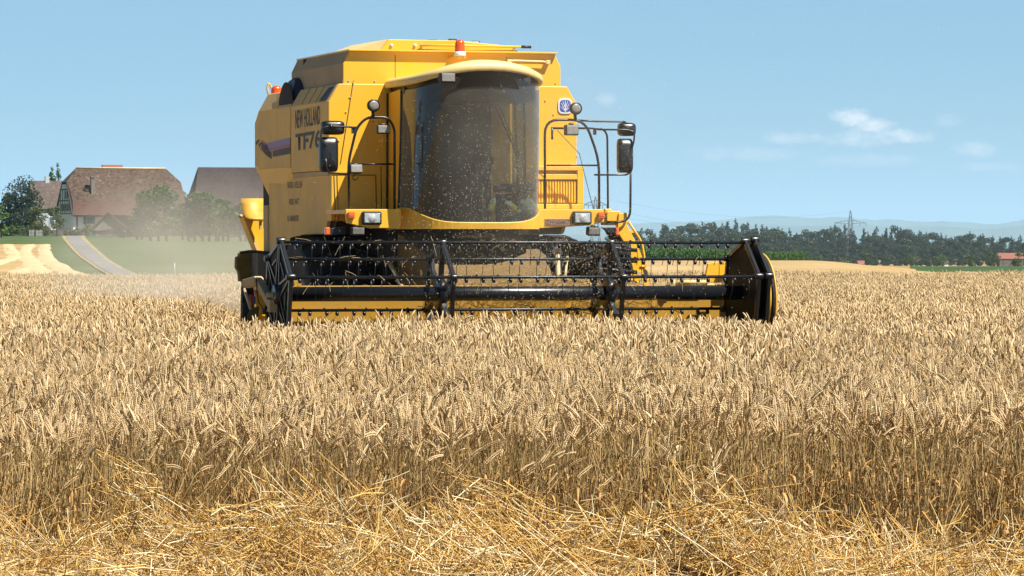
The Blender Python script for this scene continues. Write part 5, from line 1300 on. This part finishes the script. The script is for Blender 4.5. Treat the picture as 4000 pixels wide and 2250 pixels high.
def farmhouse():
    d = 640; s = FPX / d; a = px_x(478, d); g = tz(a, d)
    h = empty('farmhouse', (a, d, g), R(19)); tag(h, 'large old farmhouse with mottled brown tiled hipped roof and timbered white gable', 'farmhouse')
    Lh, Dp, ez, rz = 9.4, 6.0, 3.5, 10.9          # half length, half depth, eave and ridge heights
    e, y0 = 9.6, 7.0
    # roof: two slopes with half hips at both ends
    hx, hz, hy = 9.15, 8.7, 7.0 * (10.9 - 8.7) / (10.9 - 3.3)
    rf = MB()
    fr = [Vector((-e, -y0, 3.3)), Vector((e, -y0, 3.3)), Vector((hx, -hy, hz)), Vector((7.2, 0, rz)), Vector((-7.6, 0, rz)), Vector((-hx - .3, -hy, hz))]
    split = lambda z: -y0 * (rz - z) / (rz - 3.3)
    zl = 5.6
    lower = [Vector((-e, -y0, 3.3)), Vector((e, -y0, 3.3)), Vector((e - .35, split(zl), zl)), Vector((-e + .35, split(zl), zl))]
    upper = [Vector((-e + .35, split(zl), zl)), Vector((e - .35, split(zl), zl)), fr[2], fr[3], fr[4], fr[5]]
    th = Vector((0, .12, -.22))
    rf.prism(upper, th); 
    bk = [Vector((v.x, -v.y, v.z)) for v in fr]; rf.prism(bk, Vector((0, -.12, -.22)))
    rf.prism([fr[2], fr[3], Vector((hx, hy, hz))], Vector((-.2, 0, -.2)))
    rf.prism([fr[5], fr[4], Vector((-hx - .3, hy, hz))], Vector((.2, 0, -.2)))
    ro = rf.build('roof', M['tile_old'], h)
    MB().prism(lower, th).build('lower_roof', M['tile_red'], h)
    MB().tube([(-7.6, 0, rz + .03), (7.2, 0, rz + .03)], .16, 6).build('ridge_tiles', M['row'], ro)
    MB().bb(-3.0, .4 - .2, -.3, .9, rz - .4, rz + .6).build('chimney', M['brick'], ro) if False else MB().bb(-3.2, 0.1, .1, .9, rz - .5, rz + .55).build('chimney', M['brick'], ro)
    MB().bb(-6.0, -5.45, -4.0, -3.3, 6.4, 9.3).bb(-6.1, -5.35, -4.1, -3.2, 9.3, 9.5).build('chimney', M['boards'], ro)
    MB().bb(-7.0, -6.1, -3.6, -2.9, 6.8, 7.6).build('roof_hatch', M['timber'], ro)
    # walls
    w_ = MB().bb(-Lh, -4.2, -Dp, Dp, 0, 3.35).build('wall', M['plaster'], h)
    MB().bb(-4.2, Lh, -Dp + .5, Dp, 0, 3.4).build('barn_wall', M['timber'], h)
    MB().prism([Vector((-Lh + .02, -Dp + .2, 3.35)), Vector((-Lh + .02, Dp - .2, 3.35)), Vector((-Lh + .02, 2.2, 8.3)), Vector((-Lh + .02, -2.2, 8.3))], (.3, 0, 0)).build('gable_wall', M['plaster'], h)
    g_ = MB()
    for z in (3.5, 5.6, 7.4): g_.bb(-Lh - .06, -Lh + .02, -5.6 + (z - 3.3) * .7, 5.6 - (z - 3.3) * .7, z, z + .15)
    for y in (-4.6, -3.1, -1.6, 0, 1.6, 3.1, 4.6): g_.bb(-Lh - .05, -Lh + .02, y - .06, y + .06, 3.5, min(7.4, 3.5 + (5.6 - abs(y)) * 1.3))
    g_.build('timber_frame', M['timber'], h)
    for y, z in ((-3.8, 4.0), (-2.3, 4.0), (-.8, 4.0), (-2.0, 6.0), (-.6, 6.0), (.8, 4.0), (2.3, 4.0)):
        f = MB().bb(-Lh - .10, -Lh - .02, y - .30, y + .30, z, z + 1.1).build('window', M['timber'], h); MB().bb(-Lh - .12, -Lh - .09, y - .24, y + .24, z + .06, z + 1.04).build('pane', M['pane'], f)
    # verge boards of the hip
    MB().prism([Vector((-e - .02, -y0, 3.2)), Vector((-e - .02, -y0 + .5, 3.2)), Vector((-hx - .32, -hy + .4, hz)), Vector((-hx - .32, -hy, hz))], (-.15, 0, 0)).build('verge_board', M['timber'], h)
    # green shuttered window on the front and the balcony strip
    f = MB().bb(-7.6, -6.0, -Dp - .06, -Dp, 1.9, 3.0).build('window', M['plaster_grey'], h); MB().bb(-7.2, -6.4, -Dp - .08, -Dp - .05, 1.95, 2.95).build('pane', M['pane'], f)
    MB().bb(-7.75, -7.25, -Dp - .12, -Dp - .06, 1.85, 3.05).bb(-6.4, -5.9, -Dp - .12, -Dp - .06, 1.85, 3.05).build('shutter', M['shutter'], f)
    f2 = MB().bb(-6.4, -5.2, -Dp - .06, -Dp, .2, 1.1).build('window', M['shutter'], h); MB().bb(-6.2, -5.4, -Dp - .08, -Dp - .05, .3, 1.0).build('pane', M['pane'], f2)
    MB().bb(-9.0, -4.3, -Dp - .8, -Dp, 1.25, 1.4).build('flower_ledge', M['boards'], h)
    MB().bb(-8.9, -8.65, -Dp - .05, -Dp + .2, 0, 3.3).build('corner_post', M['timber'], h)
farmhouse()

def barn():
    d = 600; a = px_x(1010, d); g = tz(a, d)
    h = empty('barn', (a, d, g), R(13)); tag(h, 'barn with plain grey-brown tiled roof partly hidden by the combine', 'barn')
    L0, e, y0, ez, rz = -10.1, 13.0, 6.2, 3.0, 10.5
    fr = [Vector((L0 - .8, -y0, ez)), Vector((e, -y0, ez)), Vector((e, 0, rz)), Vector((L0 + .9, 0, rz))]
    MB().prism(fr, (0, .12, -.22)).prism([Vector((v.x, -v.y, v.z)) for v in fr], (0, -.12, -.22)).build('roof', M['tile_brown'], h)
    MB().prism([Vector((L0 - .75, -y0 + .1, ez)), Vector((L0 - .75, y0 - .1, ez)), Vector((L0 + .85, 0, rz - .2))], (.2, 0, 0)).build('hip_end', M['timber'], h)
    MB().bb(L0 + .2, e - .4, -5.2, 5.2, 0, 3.4).build('wall', M['boards'], h)
    MB().bb(2.0, 4.5, -5.3, -5.19, 0, 2.8).build('door', M['timber'], h)
barn()

def small_house():
    d = 700; a = px_x(172, d); g = tz(a, d) + .2
    h = empty('village_house', (a, d, g), R(20)); tag(h, 'small white house with steep grey-brown roof left of the farmhouse', 'house')
    e, y0, ez, rz = 2.6, 3.6, 4.5, 9.5
    fr = [Vector((-e, -y0, ez)), Vector((e + 2, -y0, ez)), Vector((e + 2, 0, rz)), Vector((-e, 0, rz))]
    rf = MB().prism(fr, (0, .1, -.18)).prism([Vector((v.x, -v.y, v.z)) for v in fr], (0, -.1, -.18)).build('roof', M['tile_grey'], h)
    MB().bb(.2, .9, -.3, .3, rz - .4, rz + .8).build('chimney', M['plaster_grey'], rf)
    w_ = MB().bb(-e + .25, e + 1.8, -3.2, 3.2, -.3, 4.9); w_.prism([Vector((-e + .25, -3.2, 4.9)), Vector((-e + .25, 3.2, 4.9)), Vector((-e + .25, 0, 9.2))], (.3, 0, 0)); w_.build('wall', M['plaster_grey'], h)
    for y, z in ((-.2, 5.6), (1.4, 2.5), (-1.4, 2.5)):
        f = MB().bb(-e + .16, -e + .24, y - .6, y + .6, z, z + 1.5).build('window', M['shutter'], h); MB().bb(-e + .13, -e + .15, y - .3, y + .3, z + .1, z + 1.4).build('pane', M['pane'], f)
    for x in (-1.4, .6):
        f = MB().bb(x - .5, x + .5, -3.28, -3.2, 1.8, 3.2).build('window', M['plaster'], h); MB().bb(x - .4, x + .4, -3.31, -3.28, 1.9, 3.1).build('pane', M['pane'], f)
small_house()

def shed():
    d = 560; s = FPX / d; a = px_x(424, d); g = tz(a, d)
    h = empty('shed', (a, d, g - .1), R(6)); tag(h, 'low weathered grey wooden shed with wide gable beside the lane', 'shed')
    pk, e, ez = 3.7, 2.6, 1.65
    w_ = MB().prism([Vector((-2.05, 0, 1.15)), Vector((2.2, 0, 1.45)), Vector((2.35, 0, 1.75)), Vector((-.1, 0, pk - .15)), Vector((-2.3, 0, 1.5))], (0, .12, 0)).build('gable_boards', M['boards'], h)
    MB().prism([Vector((-2.75, -.5, 1.42)), Vector((-.12, -.5, pk + .12)), Vector((-.12, -.5, pk - .05)), Vector((-2.6, -.5, 1.28))], (0, 5.5, 0)).prism([Vector((2.6, -.5, 1.62)), Vector((-.12, -.5, pk + .12)), Vector((-.12, -.5, pk - .05)), Vector((2.5, -.5, 1.5))], (0, 5.5, 0)).build('roof', M['rust'], h)
    MB().bb(-1.75, 2.15, .35, 4.5, 0, 1.6).build('wall', M['stone'], h)
    MB().prism([Vector((-1.9, .15, .1)), Vector((2.3, .15, .1)), Vector((2.25, .15, 1.4)), Vector((-1.75, .15, 1.15))], (0, .15, 0)).build('log_stack', M['stone'], h)
    MB().bb(-2.1, 2.3, -.05, 0, 1.12, 1.2).build('beam', M['boards'], h)
M['rust'] = pmat('brown_shed_roof', (.20, .12, .075), .9, var=.4, vscale=2)
shed()

def street_things():
    for px, pyt, pyb, arm, lab in ((19, 755, 921, -1, 'leftmost slim street lamp with twin grey heads'), (73, 772, 880, -1, 'shortest street lamp standing before the dark pines'), (252, 753, 916, -1, 'slim street lamp at the farmhouse corner')):
        g = ground_at(px, pyb, 300, 900); H_ = (pyb - pyt) / FPX * g[1]
        l = empty('street_lamp', g); tag(l, lab, 'street lamp', 'street lamps along the village road')
        MB().tube([(0, 0, -.2), (0, 0, H_)], [.09, .05], 8).build('pole', M['galv'], l)
        hd = MB().box((arm * .55, 0, H_ + .03), (1.1, .3, .2), Matrix.Rotation(R(-6 * arm), 3, 'Y'))
        if px == 19: hd.box((.45, 0, H_ + .03), (.7, .3, .2), Matrix.Rotation(R(6), 3, 'Y'))
        hd.build('lamp_head', M['lamp_grey2'], l, .04)
    g = ground_at(327, 917, 300, 900); s = empty('yield_sign', g); tag(s, 'red and white inverted triangle yield sign at the end of the lane', 'sign')
    H_ = 1.55
    MB().tube([(0, 0, -.2), (0, 0, H_)], .035, 6).build('post', M['galv'], s)
    tr = lambda k, y: [Vector((-.48 * k, y, H_ - .42 + .42 * k + .30)), Vector((.48 * k, y, H_ - .42 + .42 * k + .30)), Vector((0, y, H_ - .42 - .42 * k + .30))]
    f = MB().prism(tr(1, -.06), (0, .02, 0)).build('sign_border', M['sign_red'], s); MB().prism(tr(.78, -.066), (0, .005, 0)).build('sign_face', M['sign_white'], f)
    g = ground_at(254, 917, 300, 900); s = empty('direction_sign', (g[0], g[1] - 1.0, g[2])); tag(s, 'small blue round sign on a post beside the farmhouse lamp', 'sign')
    MB().tube([(0, 0, -.2), (0, 0, .9)], .03, 6).build('post', M['galv'], s); MB().lathe([(0, -.05), (.33, -.05), (.33, -.03), (0, -.03)], (0, 0, .95), (0, 1, 0), 20).build('sign_disc', M['sign_blue'], s)
    for px, lab in ((178, 'white marker post with red top between the young trees'), (206, 'short red marker post left of the lane head'), (230, 'white marker post beside the farmhouse lamp')):
        g = ground_at(px, 917, 300, 900); s = empty('marker_post', g); tag(s, lab, 'post', 'marker posts along the crossroad')
        MB().tube([(0, 0, -.1), (0, 0, .9 if px != 206 else .6)], .07, 8).build('post', M['sign_white'] if px != 206 else M['sign_red'], s); MB().tube([(0, 0, .7), (0, 0, .95)], .075, 8).build('band', M['sign_red'], s)
    g0 = gpos(118, 609); f = empty('picket_fence', g0); tag(f, 'low white picket fence in front of the bushes', 'fence')
    MB().bb(-.2, 1.9, 0, .04, .25, .32).bb(-.2, 1.9, 0, .04, .75, .82).build('rail', M['plaster_grey'], f)
    for k in range(10): MB().bb(-.15 + k * .21, -.05 + k * .21, -.03, 0, 0, 1.0).build('picket', M['plaster_grey'], f)
    g0 = gpos(45, 622); w_ = MB().bb(-6, 8, 0, .5, 0, 1.0).build('garden_wall', M['stone']); w_.location = g0; tag(w_, 'low dark garden wall behind the crossroad', 'wall')
    g = ground_at(682, 1085, 120, 300); s = empty('field_post', (g[0], g[1], g[2])); tag(s, 'thin wooden post standing at the field edge in the dust', 'post')
    MB().tube([(0, 0, -.1), (0, 0, .62)], .03, 6).build('stake', M['galv'], s)
M['lamp_grey2'] = pmat('grey_lamp_head', (.55, .56, .56), .5)
street_things()

# ------------------------------------------------------------------ far right: corn, wood, pylons, houses, hills
def corn():
    # a block of maize drawn as dense rows of leafy stalks
    r_ = np.random.default_rng(5); V = []; F = []; C = []
    pts = []
    for d in np.arange(440, 640, 3.2):
        x0, x1 = px_x(2300, d), px_x(3150 - (d - 440) * .9, d)
        n = int((x1 - x0) / .30); xs = x0 + (x1 - x0) * r_.random(n); ys = d + r_.uniform(-1, 1, n); pts.append(np.stack([xs, ys], 1))
    P = np.concatenate(pts); n = len(P); Z = terrain(P[:, 0], P[:, 1])
    base = np.stack([P[:, 0], P[:, 1], Z], 1); k = 5
    allV = []; allC = []
    for q in range(k):
        ph = r_.uniform(0, 6.28, n); h0 = r_.uniform(.5, 1.35, n); L_ = r_.uniform(.35, .6, n)
        dx = np.stack([np.cos(ph), np.sin(ph), np.zeros(n)], 1); sd = np.stack([-np.sin(ph), np.cos(ph), np.zeros(n)], 1) * .07
        a = base + np.array([0, 0, 1]) * h0[:, None]; m_ = a + dx * L_[:, None] * .5 + np.array([0, 0, .22]); e = a + dx * L_[:, None] + np.array([0, 0, .02])
        v = np.stack([a - sd, a + sd, m_ + sd, m_ - sd], 1); v2 = np.stack([m_ - sd, m_ + sd, e + sd * .2, e - sd * .2], 1)
        t = r_.random((n, 1)); c = (np.array([.030, .085, .022]) * (1 - t) + np.array([.085, .17, .045]) * t)
        allV += [v, v2]; allC += [np.repeat(c, 4, 0)] * 2
    sd = np.array([.03, 0, 0]); v = np.stack([base - sd, base + sd, base + sd + [0, 0, 1.5], base - sd + [0, 0, 1.5]], 1); allV.append(v); allC.append(np.tile([.05, .11, .03], (n * 4, 1)))
    V = np.concatenate([x.reshape(-1, 3) for x in allV]); C = np.concatenate(allC)
    me = mesh_np('corn_field', V, np.arange(len(V)).reshape(-1, 4), M['leaf'], col=C); o = bpy.data.objects.new('corn_field', me); COL.objects.link(o)
    tag(o, 'green maize field on the slope behind the reel on the right', 'maize', kind='stuff')
corn()

def wood():
    con = [leaf_mesh('crown', conifer_blobs(1.0, .20, .05, 60 + i, 9, 1.1), 2600, .024, 60 + i, (.014, .030, .019), (.036, .056, .031)) for i in range(4)]
    brd = [leaf_mesh('crown', broad_blobs(1.0, .40, .05, 70 + i, 15), 2600, .030, 70 + i, (.017, .035, .015), (.045, .068, .026)) for i in range(4)]
    tm = MB().tube([(0, 0, 0), (0, 0, .5), (0, 0, .9)], [.016, .012, .003], 6)
    tproto = tm.build('trunk', M['bark']); tmesh = tproto.data; bpy.data.objects.remove(tproto)
    prof_x = [2380, 2493, 2555, 2700, 2785, 2866, 2959, 3040, 3114, 3207, 3270, 3400, 3512, 3642, 3766, 3891, 4100]
    prof_y = [912, 899, 886, 880, 867, 867, 880, 885, 905, 890, 889, 896, 886, 907, 912, 919, 934]
    r_ = random.Random(17); cnt = 0
    rows = [(2160, .26), (2190, .22), (2230, .34), (2300, .5), (2380, .62), (2470, .75), (2570, .86), (2680, .95), (2800, 1.0), (2900, .97)]
    for d, f in rows:
        px = 2370 + r_.uniform(0, 30)
        while px < 4060:
            x = px_x(px, d); dd = d + r_.uniform(-25, 25); g = tz(x, dd); top = np.interp(px, prof_x, prof_y)
            yt = 1040 + (top - 1040) * f * r_.uniform(.90, 1.06) + (r_.uniform(-8, 8)); H_ = CAM_H + (978 - yt) / FPX * dd - g
            H_ = max(4.5, min(H_, 34)); conif = r_.random() < (.66 if f > .8 else .35 if f > .5 else .15)
            t = empty('conifer' if conif else 'broadleaf_tree', (x, dd, g)); t.rotation_euler.z = r_.uniform(0, 6.28)
            o = bpy.data.objects.new('crown', (r_.choice(con) if conif else r_.choice(brd))); COL.objects.link(o); o.parent = t
            w_ = r_.uniform(1.05, 1.45) * (H_ if conif else min(H_, 17)); w_ = min(w_, 30); o.scale = (w_, w_, H_)
            q = bpy.data.objects.new('trunk', tmesh); COL.objects.link(q); q.parent = t; q.scale = (H_, H_, H_)
            zone = 'on the skyline' if f > .9 else ('in the middle' if f > .6 else 'along the foot')
            tag(t, ('dark pointed conifer %s of the distant wood' if conif else 'rounded dark green tree %s of the distant wood') % zone, 'tree', ('conifers %s of the distant wood' if conif else 'broadleaf trees %s of the distant wood') % zone)
            cnt += 1; px += r_.uniform(30, 56) if f > .9 else (r_.uniform(46, 78) if f > .45 else r_.uniform(30, 50))
    # hedge trees nearer the camera at the right
    for px, d, hp, wp, sd in ((3190, 1500, 42, 60, 1), (3300, 1500, 36, 70, 2), (3395, 1480, 48, 50, 3), (3560, 1500, 40, 90, 4), (3680, 1480, 44, 80, 5), (3790, 1450, 46, 70, 6), (3880, 1450, 50, 66, 7), (3975, 1380, 52, 60, 8)):
        s = FPX / d; t = empty('hedge_tree', gpos(px, d)); o = bpy.data.objects.new('crown', leaf_mesh('crown', broad_blobs(hp / s * 1.2, wp / s / 2, .2, 80 + sd, 12), 600, .30, 80 + sd, (.035, .065, .02), (.085, .125, .035))); COL.objects.link(o); o.parent = t
        MB().tube([(0, 0, -.2), (0, 0, hp / s * .7)], [.2, .08], 6).build('trunk', M['bark'], t)
        tag(t, ['', 'pale round hedge tree right of the maize', 'low hedge tree beneath the lattice pylon', 'bright hedge tree beside the small red roof', 'wide hedge tree right of the small red roof', 'hedge tree left of the white gable', 'hedge tree above the green bean field', 'hedge tree left of the large red roof', 'hedge tree before the large red roof at the photo edge'][sd], 'tree', 'hedge trees before the distant wood')
    for px, d, wd, ht, lab in ((3362, 1700, 3.2, 3.4, 'tiny house with red roof at the foot of the wood'), (3945, 1600, 10.5, 5.2, 'house with long red roof among trees at the right edge'), (3690, 1650, 2.6, 2.6, 'small white gabled house peeping through the hedge trees')):
        g = gpos(px, d); h = empty('distant_house', g, R(10)); tag(h, lab, 'house', 'houses before the distant wood')
        top = {3362: 1018, 3945: 988, 3690: 1018}[px]; z1 = CAM_H + (978 - top) / FPX * d - g[2]; z0 = z1 - ht * .45
        MB().prism([Vector((-wd / 2, -2.5, z0)), Vector((wd / 2, -2.5, z0)), Vector((wd / 2, 0, z1)), Vector((-wd / 2, 0, z1))], (0, .1, -.15)).prism([Vector((-wd / 2, 2.5, z0)), Vector((wd / 2, 2.5, z0)), Vector((wd / 2, 0, z1)), Vector((-wd / 2, 0, z1))], (0, -.1, -.15)).build('roof', M['far_red'] if px != 3690 else M['tile_grey'], h)
        MB().bb(-wd / 2 + .3, wd / 2 - .3, -2.2, 2.2, -.5, z0 + .2).build('wall', M['stone'] if px == 3945 else M['plaster'], h)
M['far_red'] = pmat('red_tile_roof', (.26, .10, .07), .9, var=.2, vscale=1)
wood()

def pylon(px, d, top_y, lab, arm_w, arm_y):
    x = px_x(px, d); g = tz(x, d); H_ = CAM_H + (978 - top_y) / FPX * d - g
    p = empty('power_pylon', (x, d, g), R(12)); tag(p, lab, 'pylon', 'lattice pylons of the power line')
    wdt = lambda z: 2.6 * (1 - z / H_) ** 1.1 + .45 * (1 if z < H_ * .93 else .3); m = MB(); lv = [0, .12, .24, .36, .47, .57, .66, .74, .82, .90, 1.0]; r0 = .115
    for i in range(len(lv) - 1):
        za, zb = lv[i] * H_, lv[i + 1] * H_; a, b = wdt(za), wdt(zb)
        ca = [Vector((sx * a, sy * a, za)) for sx, sy in ((-1, -1), (1, -1), (1, 1), (-1, 1))]; cb = [Vector((sx * b, sy * b, zb)) for sx, sy in ((-1, -1), (1, -1), (1, 1), (-1, 1))]
        for k in range(4):
            k2 = (k + 1) % 4; m.tube([ca[k], cb[k]], r0, 4); m.tube([ca[k], cb[k2]], r0 * .6, 4); m.tube([ca[k2], cb[k]], r0 * .6, 4); m.tube([cb[k], cb[k2]], r0 * .6, 4)
    m.build('lattice_mast', M['pylon'], p)
    za = CAM_H + (978 - arm_y) / FPX * d - g; zt = za + 1.6
    for s in (-1, 1):
        m = MB(); tip = Vector((s * arm_w, 0, za + .3)); b0 = Vector((s * .9, 0, za)); b1 = Vector((s * .9, 0, zt + .8))
        for y in (-.5, .5): m.tube([b0 + Vector((0, y, 0)), tip], r0 * 1.7, 4); m.tube([b1 + Vector((0, y, 0)), tip], r0 * 1.7, 4)
        for k in range(4):
            t = (k + .5) / 4.5; m.tube([b0.lerp(tip, t), b1.lerp(tip, t)], r0 * .6, 4)
        for f in (.55, 1.0): q = b0.lerp(tip, f); m.tube([q, q + Vector((0, 0, -1.6))], .14, 5)
        m.build('cross_arm', M['pylon'], p)
    return p, H_, za
M['pylon'] = pmat('grey_pylon_steel', (.12, .14, .15), .6, metal=.2)
pA = pylon(3322, 2620, 822, 'lattice pylon whose top and wide arms rise over the wood on the right', 10.8, 873); pB = pylon(2326, 1900, 768, 'lattice pylon seen through the cab railing behind the combine', 5.6, 803)
def wires():
    m = MB(); a0, b0 = pA[0], pB[0]
    for s, f in ((-1, 1.0), (1, 1.0), (0, 0)):
        pa = a0.location + Vector((s * 10.0, 0, pA[2] - 1.5 if f else pA[1])); pb = b0.location + Vector((s * 6, 0, pB[2] - 1.5 if f else pB[1]))
        m.tube([pa.lerp(pb, t) - Vector((0, 0, 7 * 4 * t * (1 - t))) for t in np.linspace(0, 1, 24)], .045, 4)
        pc = pb + Vector((-430, -900, 4)); m.tube([pb.lerp(pc, t) - Vector((0, 0, 7 * 4 * t * (1 - t))) for t in np.linspace(0, 1, 24)], .04, 4)
    tag(m.build('power_line', M['pylon']), 'thin power line wires sagging between the pylons', 'power line')
wires()

def hills():
    # two ridges of far blue hills
    for nm, d, pts, lab in (('hills', 35000, [(1200, 900), (2300, 885), (2500, 872), (2800, 862), (2940, 846), (3030, 840), (3176, 855), (3270, 844), (3394, 861), (3510, 855), (3580, 868), (3680, 864), (3790, 868), (3891, 880), (4000, 855), (4150, 838), (4500, 850), (5200, 890)], 'far pale blue hills along the horizon on the right'),
                            ('hills', 28000, [(1200, 930), (2300, 915), (2700, 895), (2960, 876), (3120, 884), (3350, 874), (3500, 886), (3700, 884), (3850, 896), (4000, 880), (4300, 885), (5200, 920)], 'nearer faint ridge of hills above the wood on the right')):
        px = np.arange(pts[0][0], pts[-1][0], 12.); py = np.interp(px, [p[0] for p in pts], [p[1] for p in pts])
        py = np.convolve(np.pad(py, 4, 'edge'), np.ones(9) / 9, 'valid') + np.random.default_rng(2).normal(0, .9, len(px))
        V = []; n = len(px)
        for k, (f, dd) in enumerate(((-.12, -1600), (.0, -1200), (.5, -560), (.86, -180), (1.0, 0), (.7, 600), (0, 1600))):
            D = d + dd; ztop = CAM_H + (978 - py) / FPX * d
            V.append(np.stack([(px - 2000) / FPX * d, np.full(n, D), -8 + (ztop + 8) * f], 1))
        V = np.concatenate(V); F = []
        for i in range(6):
            for k in range(n - 1): F.append([i * n + k, i * n + k + 1, (i + 1) * n + k + 1, (i + 1) * n + k])
        o = bpy.data.objects.new(nm, mesh_np(nm, V, np.array(F), M['hill'], smooth=True)); COL.objects.link(o); tag(o, lab, 'hills', kind='structure')
M['hill'] = gmat('wooded_hillside', [(.35, (.025, .045, .02)), (.5, (.045, .07, .03)), (.66, (.07, .10, .04))], .004, fine=.03)
hills()

# ------------------------------------------------------------------ air
def volume_mat(name, col, dens, aniso=0.0, noise=None):
    m = bpy.data.materials.new(name); m.use_nodes = True; t = m.node_tree
    for n in list(t.nodes): t.nodes.remove(n)
    pv = nd(t, 'ShaderNodeVolumePrincipled'); pv.inputs['Color'].default_value = (*col, 1); pv.inputs['Density'].default_value = dens; pv.inputs['Anisotropy'].default_value = aniso
    o = nd(t, 'ShaderNodeOutputMaterial'); t.links.new(pv.outputs[0], o.inputs['Volume']); return m
def haze():
    m = MB().bb(-24000, 24000, -120, 40000, -120, 420); o = m.build('haze', volume_mat('haze_air', HAZE_COL, HAZE_D, .0))
    tag(o, 'thin blue summer haze over the whole landscape', 'haze', kind='stuff')
HAZE_D, HAZE_COL = .36e-4, (.55, .80, 1.0)
haze()
def dust(name, c, r_, dens, lab, rz=0.0, col=(.94, .90, .80)):
    """a soft cloud of harvest dust, thinning out towards its edge"""
    m = MB(); rings = []
    for i in range(17):
        f = math.pi * i / 16; rings.append([Vector((math.sin(f) * math.cos(t), math.sin(f) * math.sin(t), -math.cos(f))) for t in np.linspace(0, 2 * math.pi, 28, endpoint=False)])
    m.loft(rings, True, True)
    mt = bpy.data.materials.new(name); mt.use_nodes = True; t = mt.node_tree
    for n in list(t.nodes): t.nodes.remove(n)
    pv = nd(t, 'ShaderNodeVolumePrincipled'); pv.inputs['Color'].default_value = (*col, 1); pv.inputs['Anisotropy'].default_value = .1
    tc = nd(t, 'ShaderNodeTexCoord'); ln = nd(t, 'ShaderNodeVectorMath', operation='DOT_PRODUCT'); t.links.new(tc.outputs['Object'], ln.inputs[0]); t.links.new(tc.outputs['Object'], ln.inputs[1])
    nz = nd(t, 'ShaderNodeTexNoise', i_Scale=1.6, i_Detail=3.0); t.links.new(tc.outputs['Object'], nz.inputs[0])
    fo = mth(t, 'POWER', mth(t, 'MAXIMUM', mth(t, 'SUBTRACT', 1.0, ln.outputs['Value']), 0.0), 1.4)
    k = mth(t, 'MULTIPLY', fo, mth(t, 'MULTIPLY', mth(t, 'SUBTRACT', nz.outputs[0], .25, None, True), 2.4 * dens)); t.links.new(k, pv.inputs['Density'])
    o_ = nd(t, 'ShaderNodeOutputMaterial'); t.links.new(pv.outputs[0], o_.inputs['Volume'])
    o = m.build(name, mt); o.location = c; o.scale = r_; o.rotation_euler.z = rz; tag(o, lab, 'dust', kind='stuff')
dust('dust_cloud', (px_x(690, 62), 62, 1.35), (2.1, 9, 1.75), .15, 'pale dust cloud drifting over the meadow behind the combine', PSI)
dust('dust_cloud', root.matrix_basis @ PL(2120, 560, -.2), (1.5, 1.0, 1.6), .10, 'fine bright dust hanging before the right half of the cab', PSI)
dust('dust_cloud', root.matrix_basis @ PL(1900, 960, .3), (1.5, .6, .5), .06, 'fine dust hanging between the reel and the cab sill', PSI)
